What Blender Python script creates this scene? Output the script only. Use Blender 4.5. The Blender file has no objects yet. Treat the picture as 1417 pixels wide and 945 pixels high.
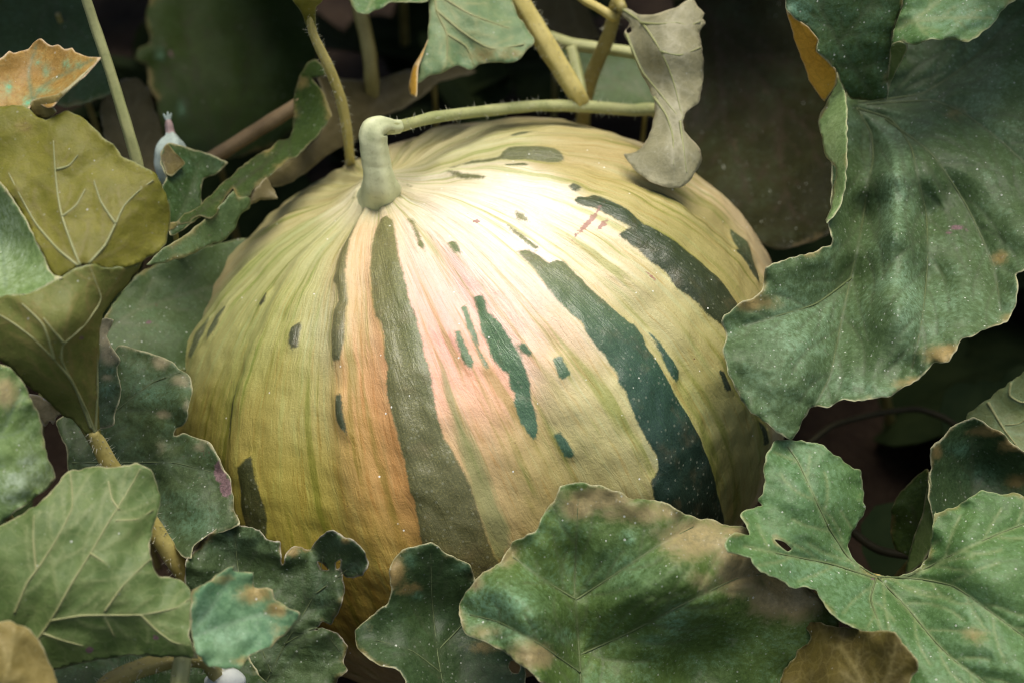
import bpy, math, random
import numpy as np
from mathutils import Vector
from mathutils.geometry import delaunay_2d_cdt
R = math.radians
random.seed(4)
RNG = np.random.default_rng(11)
S = bpy.context.scene
COLL = S.collection

# ------------------------------------------------------------------ camera
PW, PH = 1417.0, 945.0
LENS = 50.0
FPX = PW * LENS / 36.0
DIST = 0.70
PITCH = R(40)
RIGHT = np.array([1.0, 0, 0])
UP = np.array([0, math.sin(PITCH), math.cos(PITCH)])
BACK = np.array([0, -math.cos(PITCH), math.sin(PITCH)])
ORIG = np.array([0, 0, 0.147])
cam = bpy.data.cameras.new('camera')
cam.lens = LENS
cam.sensor_width = 36
cam.clip_start = 0.02
cam.clip_end = 100
cam.dof.use_dof = True
cam.dof.focus_distance = 0.572
cam.dof.aperture_fstop = 7.1
camo = bpy.data.objects.new('camera', cam)
camo.location = Vector(ORIG + BACK * DIST)
camo.rotation_euler = (math.pi / 2 - PITCH, 0, 0)
COLL.objects.link(camo)
S.camera = camo

# ------------------------------------------------------------------ light
SUN_EL, SUN_AZ = 85, 30        # azimuth clockwise from +Y
w = bpy.data.worlds.new('World')
S.world = w
w.use_nodes = True
nt = w.node_tree
bg = nt.nodes['Background']
sky = nt.nodes.new('ShaderNodeTexSky')
sky.sky_type = 'NISHITA'
sky.sun_disc = False
sky.sun_elevation = R(SUN_EL)
sky.sun_rotation = R(SUN_AZ)
sky.air_density = 1.0
sky.dust_density = 6.0
sky.ozone_density = 0.6
nt.links.new(sky.outputs[0], bg.inputs[0])
bg.inputs[1].default_value = 0.13
sl = bpy.data.lights.new('sun', 'SUN')
sl.energy = 2.25
sl.angle = R(40)
sl.color = (1.0, 0.955, 0.88)
so = bpy.data.objects.new('sun', sl)
az, el = R(SUN_AZ), R(SUN_EL)
sd = Vector((math.sin(az) * math.cos(el), math.cos(az) * math.cos(el), math.sin(el)))
so.rotation_euler = sd.to_track_quat('Z', 'Y').to_euler()
so.location = (0, 0, 3)
COLL.objects.link(so)
S.view_settings.view_transform = 'Standard'
S.view_settings.look = 'None'
S.view_settings.exposure = 0.42
S.view_settings.gamma = 1.0
S.render.engine = 'CYCLES'
S.cycles.filter_width = 1.0
S.cycles.max_bounces = 5
S.cycles.diffuse_bounces = 2
S.cycles.glossy_bounces = 2
S.cycles.transmission_bounces = 4

# ------------------------------------------------------------------ helpers
def at(x, y, h):
    """photo pixel + height toward the viewer (cm) -> world point (numpy, vectorised)"""
    x = np.asarray(x, float); y = np.asarray(y, float); h = np.asarray(h, float) / 100
    d = DIST - h
    return (ORIG + np.multiply.outer((x - PW / 2) / FPX * d, RIGHT)
            + np.multiply.outer(-(y - PH / 2) / FPX * d, UP) + np.multiply.outer(h, BACK))

def link(o, parent=None):
    COLL.objects.link(o)
    if parent is not None:
        o.parent = parent
    return o

def thing(name, label, cat, loc, group=None):
    o = bpy.data.objects.new(name, None)
    o.empty_display_size = 0.02
    o.location = Vector(loc)
    o['label'] = label
    o['category'] = cat
    if group:
        o['group'] = group
    COLL.objects.link(o)
    return o

def wloc(o):
    p = np.zeros(3)
    while o is not None:
        p = p + np.array(o.location); o = o.parent
    return p

def make_mesh(name, V, Fc, mat, parent=None, attrs=None, smooth=True, origin=None):
    V = np.asarray(V, float)
    if parent is not None:
        origin = wloc(parent)
    elif origin is None:
        origin = V.mean(0)
    me = bpy.data.meshes.new(name)
    V2 = V - origin
    Fc = np.asarray(Fc) if not isinstance(Fc, list) else Fc
    if isinstance(Fc, np.ndarray):
        k = Fc.shape[1]
        me.vertices.add(len(V2)); me.vertices.foreach_set('co', V2.ravel())
        me.loops.add(Fc.size); me.loops.foreach_set('vertex_index', Fc.ravel().astype(np.int32))
        me.polygons.add(len(Fc))
        me.polygons.foreach_set('loop_start', np.arange(0, Fc.size, k, dtype=np.int32))
        me.polygons.foreach_set('loop_total', np.full(len(Fc), k, np.int32))
        me.update(calc_edges=True)
        me.validate()
    else:
        me.from_pydata([tuple(p) for p in V2], [], Fc)
        me.update()
    if smooth:
        me.polygons.foreach_set('use_smooth', np.ones(len(me.polygons), bool))
    for k, v in (attrs or {}).items():
        v = np.asarray(v, float)
        if v.ndim == 1:
            a = me.attributes.new(k, 'FLOAT', 'POINT'); a.data.foreach_set('value', v)
        elif v.shape[1] == 2:
            a = me.attributes.new(k, 'FLOAT_VECTOR', 'POINT')
            a.data.foreach_set('vector', np.c_[v, np.zeros(len(v))].ravel())
        else:
            a = me.attributes.new(k, 'FLOAT_COLOR', 'POINT')
            a.data.foreach_set('color', np.c_[v, np.ones(len(v))].ravel())
    me.materials.append(mat)
    o = bpy.data.objects.new(name, me)
    COLL.objects.link(o)
    if parent is not None:
        o.parent = parent
    else:
        o.location = Vector(origin)
    return o

def seg_dist(P, A, B):
    """distance of points P (n,2) to nearest of segments A->B (m,2); also index"""
    best = np.full(len(P), 1e9); idx = np.zeros(len(P), int); tt = np.zeros(len(P))
    for i in range(len(A)):
        d = B[i] - A[i]; L = max(d @ d, 1e-12)
        t = np.clip(((P - A[i]) @ d) / L, 0, 1)
        q = np.hypot(*(P - A[i] - t[:, None] * d).T)
        m = q < best
        best[m] = q[m]; idx[m] = i; tt[m] = t[m]
    return best, idx, tt

def in_poly(P, poly):
    x, y = P[:, 0], P[:, 1]
    c = np.zeros(len(P), bool)
    n = len(poly)
    for i in range(n):
        x0, y0 = poly[i]; x1, y1 = poly[(i + 1) % n]
        m = (y0 > y) != (y1 > y)
        if abs(y1 - y0) > 1e-12:
            c ^= m & (x < (x1 - x0) * (y - y0) / (y1 - y0) + x0)
    return c

def catmull(P, step, closed=True):
    P = np.asarray(P, float); n = len(P); out = []
    rng = range(n if closed else n - 1)
    for i in rng:
        if closed:
            p0, p1, p2, p3 = P[i - 1], P[i], P[(i + 1) % n], P[(i + 2) % n]
        else:
            p0, p1, p2, p3 = P[max(i - 1, 0)], P[i], P[i + 1], P[min(i + 2, n - 1)]
        L = np.linalg.norm((p2 - p1)[:2])
        k = max(1, int(round(L / step)))
        t = (np.arange(k) / k)[:, None]
        # tension keeps traced corners from overshooting
        m1 = (p2 - p0) * 0.36; m2 = (p3 - p1) * 0.36
        l0 = np.linalg.norm(p1 - p0); l2 = np.linalg.norm(p3 - p2)
        m1 *= min(1, L / max(l0, 1e-6)) if l0 > L else 1
        m2 *= min(1, L / max(l2, 1e-6)) if l2 > L else 1
        out.append((2*t**3-3*t**2+1)*p1 + (t**3-2*t**2+t)*m1 + (-2*t**3+3*t**2)*p2 + (t**3-t**2)*m2)
    out = np.concatenate(out)
    if not closed:
        out = np.vstack([out, P[-1]])
    return out

class Waves:
    """smooth 2-d noise as a sum of random sine waves, roughly in -1..1"""
    def __init__(self, lo, hi, n=22, seed=0):
        g = np.random.default_rng(seed)
        lam = np.exp(g.uniform(np.log(lo), np.log(hi), n)); an = g.uniform(0, 2*np.pi, n)
        self.k = np.c_[np.cos(an), np.sin(an)] * (2*np.pi/lam)[:, None]
        self.p = g.uniform(0, 2*np.pi, n); self.a = (lam/hi)**0.6
        self.a /= np.sqrt((self.a**2).sum()/2) * 1.6
    def __call__(self, P):
        return (np.sin(P @ self.k.T + self.p) * self.a).sum(1)

def rbf(ctl):
    C = np.asarray(ctl, float); X = C[:, :2] / 100; n = len(X)
    def phi(r): return np.where(r > 1e-9, r*r*np.log(np.maximum(r, 1e-9)), 0)
    K = phi(np.linalg.norm(X[:, None] - X[None], axis=2)) + np.eye(n) * 0.02
    P = np.c_[np.ones(n), X]
    M = np.block([[K, P], [P.T, np.zeros((3, 3))]])
    s = np.linalg.lstsq(M, np.r_[C[:, 2], 0, 0, 0], rcond=None)[0]
    def f(Q):
        Q = np.asarray(Q, float)[:, :2] / 100
        return phi(np.linalg.norm(Q[:, None] - X[None], axis=2)) @ s[:n] + np.c_[np.ones(len(Q)), Q] @ s[n:]
    return f

# ------------------------------------------------------------------ materials
class NB:
    def __init__(self, name):
        self.m = bpy.data.materials.new(name); self.m.use_nodes = True
        self.t = self.m.node_tree; self.t.nodes.clear()
        self.out = self.n('OutputMaterial')
    def n(self, t): return self.t.nodes.new('ShaderNode' + t)
    def put(self, sock, v):
        if v is None: return
        if hasattr(v, 'is_output') or isinstance(v, bpy.types.NodeSocket): self.t.links.new(v, sock)
        elif isinstance(v, tuple) and len(v) == 3 and sock.type == 'RGBA': sock.default_value = (*v, 1)
        else: sock.default_value = v
    def math(self, op, a, b=None, c=None, clamp=False):
        n = self.n('Math'); n.operation = op; n.use_clamp = clamp
        for s, v in zip(n.inputs, (a, b, c)): self.put(s, v)
        return n.outputs[0]
    def mix(self, f, a, b, mode='MIX'):
        n = self.n('Mix'); n.data_type = 'RGBA'; n.blend_type = mode; n.clamp_factor = True
        self.put(n.inputs[0], f); self.put(n.inputs[6], a); self.put(n.inputs[7], b)
        return n.outputs[2]
    def ramp(self, v, lo, hi, a=0.0, b=1.0):
        n = self.n('MapRange'); n.interpolation_type = 'SMOOTHSTEP'
        for i, q in enumerate((v, lo, hi, a, b)): self.put(n.inputs[i], q)
        return n.outputs[0]
    def attr(self, name, kind='Fac'):
        n = self.n('Attribute'); n.attribute_name = name
        return n.outputs[kind]
    def noise(self, vec, scale, detail=4, rough=0.55, dist=0.0):
        n = self.n('TexNoise'); self.put(n.inputs['Vector'], vec)
        n.inputs['Scale'].default_value = scale; n.inputs['Detail'].default_value = detail
        n.inputs['Roughness'].default_value = rough; n.inputs['Distortion'].default_value = dist
        return n.outputs['Fac']
    def voro(self, vec, scale, feature='F1', out='Distance', rnd=1.0):
        n = self.n('TexVoronoi'); n.feature = feature; self.put(n.inputs['Vector'], vec)
        n.inputs['Scale'].default_value = scale; n.inputs['Randomness'].default_value = rnd
        return n.outputs[out]
    def coord(self, off=(0, 0, 0), scale=(1, 1, 1), src=None):
        if src is None:
            src = self.n('TexCoord').outputs['Object']
        m = self.n('Mapping'); self.put(m.inputs[0], src)
        m.inputs['Location'].default_value = off; m.inputs['Scale'].default_value = scale
        return m.outputs[0]
    def bump(self, hgt, strength, dist, normal=None):
        n = self.n('Bump'); n.inputs['Strength'].default_value = strength; n.inputs['Distance'].default_value = dist
        self.put(n.inputs['Height'], hgt)
        if normal is not None: self.put(n.inputs['Normal'], normal)
        return n.outputs[0]
    def bsdf(self, col, rough, normal=None, spec=0.4, trans=0.0, tcol=None, sheen=0.0):
        p = self.n('BsdfPrincipled')
        self.put(p.inputs['Base Color'], col); self.put(p.inputs['Roughness'], rough)
        self.put(p.inputs['Specular IOR Level'], spec)
        self.put(p.inputs['Normal'], normal)
        if sheen: p.inputs['Sheen Weight'].default_value = sheen
        s = p.outputs[0]
        if trans:
            t = self.n('BsdfTranslucent'); self.put(t.inputs[0], tcol if tcol is not None else col)
            self.put(t.inputs[1], normal)
            mx = self.n('MixShader'); self.put(mx.inputs[0], trans)
            self.t.links.new(s, mx.inputs[1]); self.t.links.new(t.outputs[0], mx.inputs[2]); s = mx.outputs[0]
        self.t.links.new(s, self.out.inputs[0])
        return self.m

_seed = [0]
def leaf_mat(name, top=((.030, .058, .022), (.060, .098, .040)), under=((.13, .17, .085), (.19, .23, .12)),
             bloom=.5, bloomcol=(.15, .27, .215), yel=(.33, .24, .085), rim=(.46, .44, .25), vein=(.13, .19, .10),
             uvein=(.34, .36, .19), specks=.6, rough=.52, trans=.14, brown=.25, spec=.3, relief=1.0):
    def sat(c, k=1.28):
        l = .25*c[0]+.65*c[1]+.1*c[2]
        return tuple(max(.004, l+(v-l)*k) for v in c)
    top = tuple(sat(c) for c in top); under = tuple(sat(c, 1.15) for c in under); bloomcol = sat(bloomcol, 1.25)
    top = tuple((c[0]*1.04, c[1], c[2]*.84) for c in top); bloomcol = (bloomcol[0]*1.08, bloomcol[1], bloomcol[2]*.86)
    b = NB(name)
    _seed[0] += 1
    co = b.coord(off=(_seed[0]*1.7, _seed[0]*.9, _seed[0]*.37))
    big = b.noise(co, 30, 2, .55)
    mid = b.noise(co, 105, 3, .6)
    fine = b.noise(co, 480, 3, .65)
    grain = b.noise(co, 1250, 2, .7)
    top_c = b.mix(b.ramp(big, .32, .68), top[0], top[1])
    top_c = b.mix(b.math('MULTIPLY', b.ramp(fine, .34, .72), .38), top_c, tuple(c*1.55 for c in top[1]))
    top_c = b.mix(b.math('MULTIPLY', b.ramp(grain, .46, .72), .40), top_c, tuple(c*.5 for c in top[0]))
    top_c = b.mix(b.math('MULTIPLY', b.ramp(grain, .54, .68), .34), top_c, tuple(c*1.5+.035 for c in top[1]))
    # pale powdery bloom, in patches and fine speckle; blobs also paint lit ridges
    ff = b.math('SUBTRACT', fine, .5)
    bl = b.math('MULTIPLY', b.ramp(b.math('ADD', b.math('ADD', b.math('MULTIPLY', big, .55), b.math('MULTIPLY', mid, .45)), b.math('MULTIPLY', ff, .55)), .45, .74), bloom*.8)
    bl = b.math('ADD', bl, b.math('MULTIPLY', b.attr('bloom'), b.ramp(fine, .22, .62)), clamp=True)
    bl = b.math('MULTIPLY', bl, b.ramp(grain, .25, .6, .55, 1.0))
    top_c = b.mix(bl, top_c, bloomcol)
    und = b.mix(b.ramp(mid, .3, .7), under[0], under[1])
    und = b.mix(b.math('MULTIPLY', b.ramp(grain, .5, .75), .3), und, tuple(c*.6 for c in under[0]))
    vn = b.attr('vein')
    side = b.attr('side')
    top_c = b.mix(b.math('MULTIPLY', vn, .75), top_c, vein)
    und = b.mix(b.math('MULTIPLY', vn, .8), und, uvein)
    wn = b.n('TexNoise'); b.put(wn.inputs['Vector'], co); wn.inputs['Scale'].default_value = 160; wn.inputs['Detail'].default_value = 1
    wv = b.n('VectorMath'); wv.operation = 'MULTIPLY_ADD'; b.put(wv.inputs[0], wn.outputs['Color']); wv.inputs[1].default_value = (.005, .005, .005); b.put(wv.inputs[2], co)
    net = b.voro(wv.outputs[0], 165, 'DISTANCE_TO_EDGE')
    netl = b.ramp(net, .085, .015)
    top_c = b.mix(b.math('MULTIPLY', netl, .30), top_c, b.mix(1.0, top_c, (.62, .66, .55), 'MULTIPLY'))
    und = b.mix(b.math('MULTIPLY', netl, .24), und, uvein)
    col = b.mix(side, top_c, und)
    # yellowing
    y = b.attr('yel')
    yy = b.math('MULTIPLY', b.ramp(b.math('ADD', y, b.math('ADD', b.math('MULTIPLY', b.math('SUBTRACT', mid, .5), .9), b.math('MULTIPLY', ff, .7))), .16, .84), b.ramp(y, .03, .3))
    ycol = b.mix(b.ramp(fine, .3, .7), yel, tuple(c*.66 for c in yel))
    col = b.mix(b.math('MULTIPLY', yy, .85), col, ycol)
    # small brown necrotic flecks
    fl = b.ramp(b.math('ADD', mid, b.math('MULTIPLY', ff, .5)), .70, .78)
    col = b.mix(b.math('MULTIPLY', fl, brown), col, (.11, .062, .035))
    pr = b.attr('purple')
    col = b.mix(b.ramp(b.math('ADD', pr, b.math('MULTIPLY', ff, .6)), .35, .62), col, b.mix(b.ramp(grain, .35, .65), (.20, .125, .125), (.12, .08, .078)))
    # pale hairy rim
    rm = b.attr('rim')
    col = b.mix(b.math('MULTIPLY', b.ramp(b.math('ADD', rm, b.math('MULTIPLY', b.math('SUBTRACT', mid, .5), 1.3)), .5, 1.1), .75), col, rim)
    # dust specks
    vo = b.n('TexVoronoi'); b.put(vo.inputs['Vector'], co); vo.inputs['Scale'].default_value = 560
    sep = b.n('SeparateColor'); b.put(sep.inputs[0], vo.outputs['Color'])
    sp = b.math('MULTIPLY', b.math('LESS_THAN', vo.outputs['Distance'], b.math('ADD', .12, b.math('MULTIPLY', sep.outputs[1], .16))), b.math('GREATER_THAN', sep.outputs[0], 1 - .62*specks))
    spk = b.math('MULTIPLY', sp, b.math('ADD', .13, b.math('MULTIPLY', b.math('POWER', sep.outputs[2], 9.0), .75)))
    col = b.mix(spk, col, (.52, .55, .46))
    # relief: fine puckering + fuzz in one height field
    hgt = b.math('ADD', b.math('ADD', b.math('MULTIPLY', fine, .55), b.math('MULTIPLY', grain, .16)), b.math('MULTIPLY', fine, .1))
    n3 = b.bump(hgt, .6*relief, .0008)
    tcol = b.mix(.5, col, (.20, .19, .025))
    rr = b.math('ADD', rough, b.math('MULTIPLY', ff, .3))
    return b.bsdf(col, rr, n3, spec, trans, tcol)

def stalk_mat(name, c0, c1, trans=0.08, spec=.4):
    b = NB(name); _seed[0] += 1
    co = b.coord(off=(_seed[0], 0, 0))
    n = b.noise(co, 60, 4); f = b.noise(co, 600, 3)
    col = b.mix(b.ramp(n, .3, .7), c0, c1)
    col = b.mix(b.math('MULTIPLY', b.ramp(f, .5, .75), .35), col, tuple(x*.55 for x in c0))
    lines = b.attr('ridge')
    col = b.mix(b.math('MULTIPLY', lines, .35), col, tuple(min(1, x*1.35) for x in c1))
    return b.bsdf(col, .5, b.bump(f, .4, .0005), spec, trans)

def hair_mat():
    b = NB('plant_hair')
    return b.bsdf((.55, .55, .40), .6, None, .3, .3)

# ------------------------------------------------------------------ builders
def tube(name, pts, mat, parent=None, sides=14, closed_ends=True, ridges=0, origin=None, step=6, wob=0.02):
    """pts rows (x,y,h,r_px): a tapered round stem through world points"""
    P = catmull(np.asarray(pts, float), step, closed=False)
    C = at(P[:, 0], P[:, 1], P[:, 2]); rad = P[:, 3] / FPX * (DIST - P[:, 2] / 100)
    return tube_w(name, C, rad, mat, parent, sides, ridges, origin, wob)

def tube_w(name, C, rad, mat, parent=None, sides=14, ridges=0, origin=None, wob=0.02, amp=.10):
    n = len(C)
    T = np.gradient(C, axis=0); T /= np.linalg.norm(T, axis=1)[:, None]
    ref = np.array([0.31, 0.2, 0.93]); N = np.cross(T[0], ref); N /= np.linalg.norm(N)
    V = []; RG = []
    g = np.random.default_rng(n*7+sides)
    ph = g.uniform(0, 6.28, 4)
    for i in range(n):
        N = N - (N @ T[i]) * T[i]; N /= np.linalg.norm(N); Bv = np.cross(T[i], N)
        for k in range(sides):
            a = 2*math.pi*k/sides
            rr = rad[i] * (1 + wob*math.sin(i*.35+ph[0]) + wob*math.sin(i*.9+2*a+ph[1]))
            rg = 0.5+0.5*math.cos(a*ridges) if ridges else 0
            if ridges: rr *= 1 + amp*(rg-.5)*2
            V.append(C[i] + rr*(math.cos(a)*N + math.sin(a)*Bv)); RG.append(rg)
    F = [[i*sides+k, i*sides+(k+1) % sides, (i+1)*sides+(k+1) % sides, (i+1)*sides+k] for i in range(n-1) for k in range(sides)]
    F += [list(range(sides))[::-1], [(n-1)*sides+k for k in range(sides)]]
    return make_mesh(name, V, F, mat, parent, {'ridge': np.array(RG)}, origin=origin)

def hairs(parent, pts, n, length=2.2, mat=None, origin=None):
    """short stiff hairs along a stem: one uncountable fuzz"""
    P = catmull(np.asarray(pts, float), 4, closed=False)
    C = at(P[:, 0], P[:, 1], P[:, 2]); rad = P[:, 3] / FPX * (DIST - P[:, 2] / 100)
    T = np.gradient(C, axis=0); T /= np.linalg.norm(T, axis=1)[:, None]
    V = []; F = []
    for _ in range(n):
        i = RNG.integers(0, len(C)); d = RNG.normal(size=3); d -= (d @ T[i])*T[i]; d /= np.linalg.norm(d)
        b0 = C[i] + d*rad[i]*.95; L = length*.001*RNG.uniform(.4, 1.2)
        tip = C[i] + d*(rad[i]+L) + T[i]*RNG.normal()*L*.35
        s = np.cross(d, T[i]); q = .00015
        k = len(V); V += [b0+s*q, b0-s*q*.5+T[i]*q, b0-s*q*.5-T[i]*q, tip]
        F += [[k, k+1, k+3], [k+1, k+2, k+3], [k+2, k, k+3]]
    o = make_mesh('hairs', V, F, mat or HAIR, parent, smooth=False, origin=origin)
    o['kind'] = 'stuff'
    return o

def side_veins(main, poly, seed, gap=30, ang=46, frac=.42):
    g = random.Random(seed); res = []
    for v in main:
        v = catmull(v, 4, closed=False)
        L = len(v)*4
        if L < 70: continue
        s = g.uniform(.5, 1)*gap; sgn = 1
        while s < L*.9:
            i = int(s/4); d = v[min(i+2, len(v)-1)] - v[max(i-2, 0)]; d /= np.hypot(*d)+1e-9
            a = R(ang+g.uniform(-8, 8))*sgn
            q = np.array([d[0]*math.cos(a)-d[1]*math.sin(a), d[0]*math.sin(a)+d[1]*math.cos(a)])
            ln = g.uniform(.7, 1.1)*frac*(L-s*.6); ln = min(max(ln, 18), 95)
            p = v[i].copy(); line = [p.copy()]
            for k in range(int(ln/7)):
                c, s2 = math.cos(-sgn*.05+g.uniform(-.12, .12)), math.sin(-sgn*.05+g.uniform(-.12, .12))
                q = np.array([q[0]*c-q[1]*s2, q[0]*s2+q[1]*c]); p = p + q*7; line.append(p.copy())
            res.append(np.array(line)); sgn = -sgn; s += gap*g.uniform(.6, 1.1)
    return res

def patch(name, parent, mat, out, ctl, veins=(), under=False, holes=(), yel=(), bloom=(), purple=(), rim=None,
          ripple=.12, crumple=.10, groove=.05, quilt=.10, step=4.2, thick=.32, teeth=1.0, sub=True, rimw=2.6, seed=None, bulge=.15, ribs=0.0, smoothout=True):
    seed = seed if seed is not None else int(abs(out[0][0]*13+out[0][1]*7)) % 9973
    out = np.asarray(out, float)
    B = catmull(out, step*.8) if smoothout else out
    # fine uneven margin
    nrm = np.roll(B, -1, 0) - np.roll(B, 1, 0); nrm = np.c_[nrm[:, 1], -nrm[:, 0]]; nrm /= np.linalg.norm(nrm, axis=1)[:, None]+1e-9
    wv = Waves(9, 34, 14, seed)
    B = B + nrm*(wv(B)*teeth)[:, None]
    hl = [catmull(np.asarray(q, float), step*.7) for q in holes]
    lo, hi = B.min(0)-1, B.max(0)+1
    gx = np.arange(lo[0], hi[0], step); gy = np.arange(lo[1], hi[1], step*.866)
    G = np.array([(x+(j % 2)*step/2, y) for j, y in enumerate(gy) for x in gx])
    g = np.random.default_rng(seed); G = G + g.uniform(-.18, .18, G.shape)*step
    G = G[in_poly(G, B)]
    loops = [B]+hl
    A = np.vstack(loops); Bn = np.vstack([np.roll(q, -1, 0) for q in loops])
    dd, _, _ = seg_dist(G, A, Bn); G = G[dd > step*.55]
    for q in hl: G = G[~in_poly(G, q)]
    pts = np.vstack(loops+[G])
    ed = []; k = 0
    for q in loops:
        ed += [(k+i, k+(i+1) % len(q)) for i in range(len(q))]; k += len(q)
    r = delaunay_2d_cdt([Vector(p) for p in pts], ed, [], 0, 1e-5)
    P = np.array([tuple(v) for v in r[0]]); T = np.array(r[2])
    cen = P[T].mean(1); keep = in_poly(cen, B)
    for q in hl: keep &= ~in_poly(cen, q)
    T = T[keep]
    used = np.unique(T); mp = -np.ones(len(P), int); mp[used] = np.arange(len(used)); P = P[used]; T = mp[T]
    # attributes
    ede, _, _ = seg_dist(P, A, Bn)
    if rim is None: rd = ede
    else:
        rd = np.full(len(P), 99.0)
        for q in rim:
            q = np.asarray(q, float); rd = np.minimum(rd, seg_dist(P, q[:-1], q[1:])[0])
    n = len(P)
    vein = np.zeros(n); vd = np.full(n, 99.0); mvd = np.full(n, 199.0); sv = []
    for v in veins:
        v = catmull(np.asarray(v, float), 6, closed=False)
        d, i, t = seg_dist(P, v[:-1], v[1:]); f = (i+t)/max(1, len(v)-1)
        vein = np.maximum(vein, np.exp(-(d/(3.3-1.3*f))**2)); vd = np.minimum(vd, d); mvd = np.minimum(mvd, d)
    if sub and len(veins):
        sv = side_veins([np.asarray(v, float) for v in veins], B, seed)
        for v in sv:
            d, i, t = seg_dist(P, v[:-1], v[1:])
            vein = np.maximum(vein, .85*np.exp(-(d/2.0)**2)); vd = np.minimum(vd, d*1.2+2.5)
    def blobs(L):
        a = np.zeros(n)
        for q in L:
            x, y, rx = q[:3]; ry = q[3] if len(q) > 3 else rx; amp = q[4] if len(q) > 4 else 1
            a = np.maximum(a, amp*np.exp(-(((P[:, 0]-x)/rx)**2+((P[:, 1]-y)/ry)**2)))
        return a
    H = rbf(ctl)
    h = H(P) if len(ctl) > 2 else np.full(n, ctl[0][2])
    h = h + crumple*(1.3*Waves(55, 160, 18, seed+1)(P)+.10*Waves(14, 34, 16, seed+2)(P))
    h = h + ripple*np.exp(-ede/16)*Waves(22, 60, 16, seed+3)(P)
    sg = -1 if not under else 1
    h = h + sg*groove*.6*np.exp(-(vd/3.6)**2) - sg*quilt*.75*(1-np.exp(-(vd/20)**2))
    if len(veins): h = h - sg*bulge*(1-np.exp(-(mvd/30)**1.5))
    W3 = at(P[:, 0], P[:, 1], h)
    # orientation + thickness
    e1 = W3[T[:, 1]]-W3[T[:, 0]]; e2 = W3[T[:, 2]]-W3[T[:, 0]]; fn = np.cross(e1, e2)
    camp = ORIG+BACK*DIST
    if (fn @ BACK).sum() < 0:
        T = T[:, ::-1]; fn = -fn
    vn = np.zeros_like(W3)
    for j in range(3): np.add.at(vn, T[:, j], fn)
    vn /= np.linalg.norm(vn, axis=1)[:, None]+1e-12
    Lo = W3 - vn*thick*.001
    eds = np.sort(np.vstack([T[:, [0, 1]], T[:, [1, 2]], T[:, [2, 0]]]), 1)
    de = np.vstack([T[:, [0, 1]], T[:, [1, 2]], T[:, [2, 0]]])
    key = eds[:, 0]*10**7+eds[:, 1]; _, inv, cnt = np.unique(key, return_inverse=True, return_counts=True)
    bd = de[cnt[inv] == 1]
    sidesF = np.vstack([np.c_[bd[:, 1], bd[:, 0], bd[:, 0]+n], np.c_[bd[:, 1], bd[:, 0]+n, bd[:, 1]+n]])
    Fall = np.vstack([T, T[:, ::-1]+n, sidesF])
    rimv = np.exp(-(rd/rimw)**2)
    two = lambda q: np.r_[q, q]
    at_ = {'vein': two(vein), 'rim': two(rimv), 'yel': two(np.maximum(blobs(yel), 0 if under else .62*np.exp(-rd/8)*np.clip(.35+.9*Waves(30, 130, 14, seed+5)(P), 0, 1))), 'bloom': two(blobs(bloom)), 'purple': two(blobs(purple)),
           'side': np.r_[np.full(n, 1.0 if under else 0.0), np.full(n, 0.0 if under else 1.0)]}
    o = make_mesh(name, np.vstack([W3, Lo]), Fall, mat, parent, at_)
    if ribs:
        # raised ribs: the main veins on the under side stand proud
        for v in veins:
            v = catmull(np.asarray(v, float), 5, closed=False)
            if len(v) < 4: continue
            inside = in_poly(v, B)
            v = v[inside] if inside.sum() > 3 else v
            # nearest surface height
            idx = np.array([np.argmin(((P-q)**2).sum(1)) for q in v])
            hh = h[idx]; hh = np.convolve(np.r_[hh[0], hh[0], hh, hh[-1], hh[-1]], np.ones(5)/5, 'valid')
            rr = np.linspace(ribs, ribs*.35, len(v))
            C = at(v[:, 0], v[:, 1], hh); rad = rr/FPX*(DIST-hh/100)
            tube_w('vein', C, rad, RIB if under else RIB_TOP, o, 7, 0, origin=np.array(parent.location))
    return o, H

def leaf(label, patches, stalk=None, loc=None, name='melon_leaf', group=None, stalk_mat_=None, hair=0):
    """patches: list of (part name, dict). stalk: (x,y,h,r) rows"""
    p0 = patches[0][1]
    if loc is None:
        c = np.asarray(p0['ctl'], float)
        loc = at(*c[:, :3].mean(0)) if len(c) else (0, 0, 0)
        loc = at(*(stalk[0][:3])) if stalk else loc
    o = thing(name, label, 'leaf', loc, group)
    for nm, d in patches:
        patch(nm, o, **d)
    if stalk:
        tube('petiole', stalk, stalk_mat_ or STALK, o, origin=np.array(o.location))
        if hair: hairs(o, stalk, hair, origin=np.array(o.location))
    return o

def root(x, y, h, r=5, back=3.0, dx=0.0):
    """leaf stalk from the leaf's junction down behind it to the soil, in world space, as (x,y,h,r) rows"""
    p = at(x, y, h-.35)
    pts = []
    g = np.array([p[0]+dx, p[1]+back/100*2.0, -0.004])
    c1 = p - BACK*.012
    for t in np.linspace(0, 1, 7):
        q = (1-t)**2*p + 2*t*(1-t)*(c1*[1, 1, .6]+np.array([dx*.3, back/100*1.2, 0])) + t*t*g
        v = q - ORIG
        hh = v @ BACK; d = DIST-hh
        pts.append((PW/2+(v @ RIGHT)/d*FPX, PH/2-(v @ UP)/d*FPX, hh*100, r*(1+.25*t)*(0.6/ d if d > .6 else 1)))
    return pts

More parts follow.
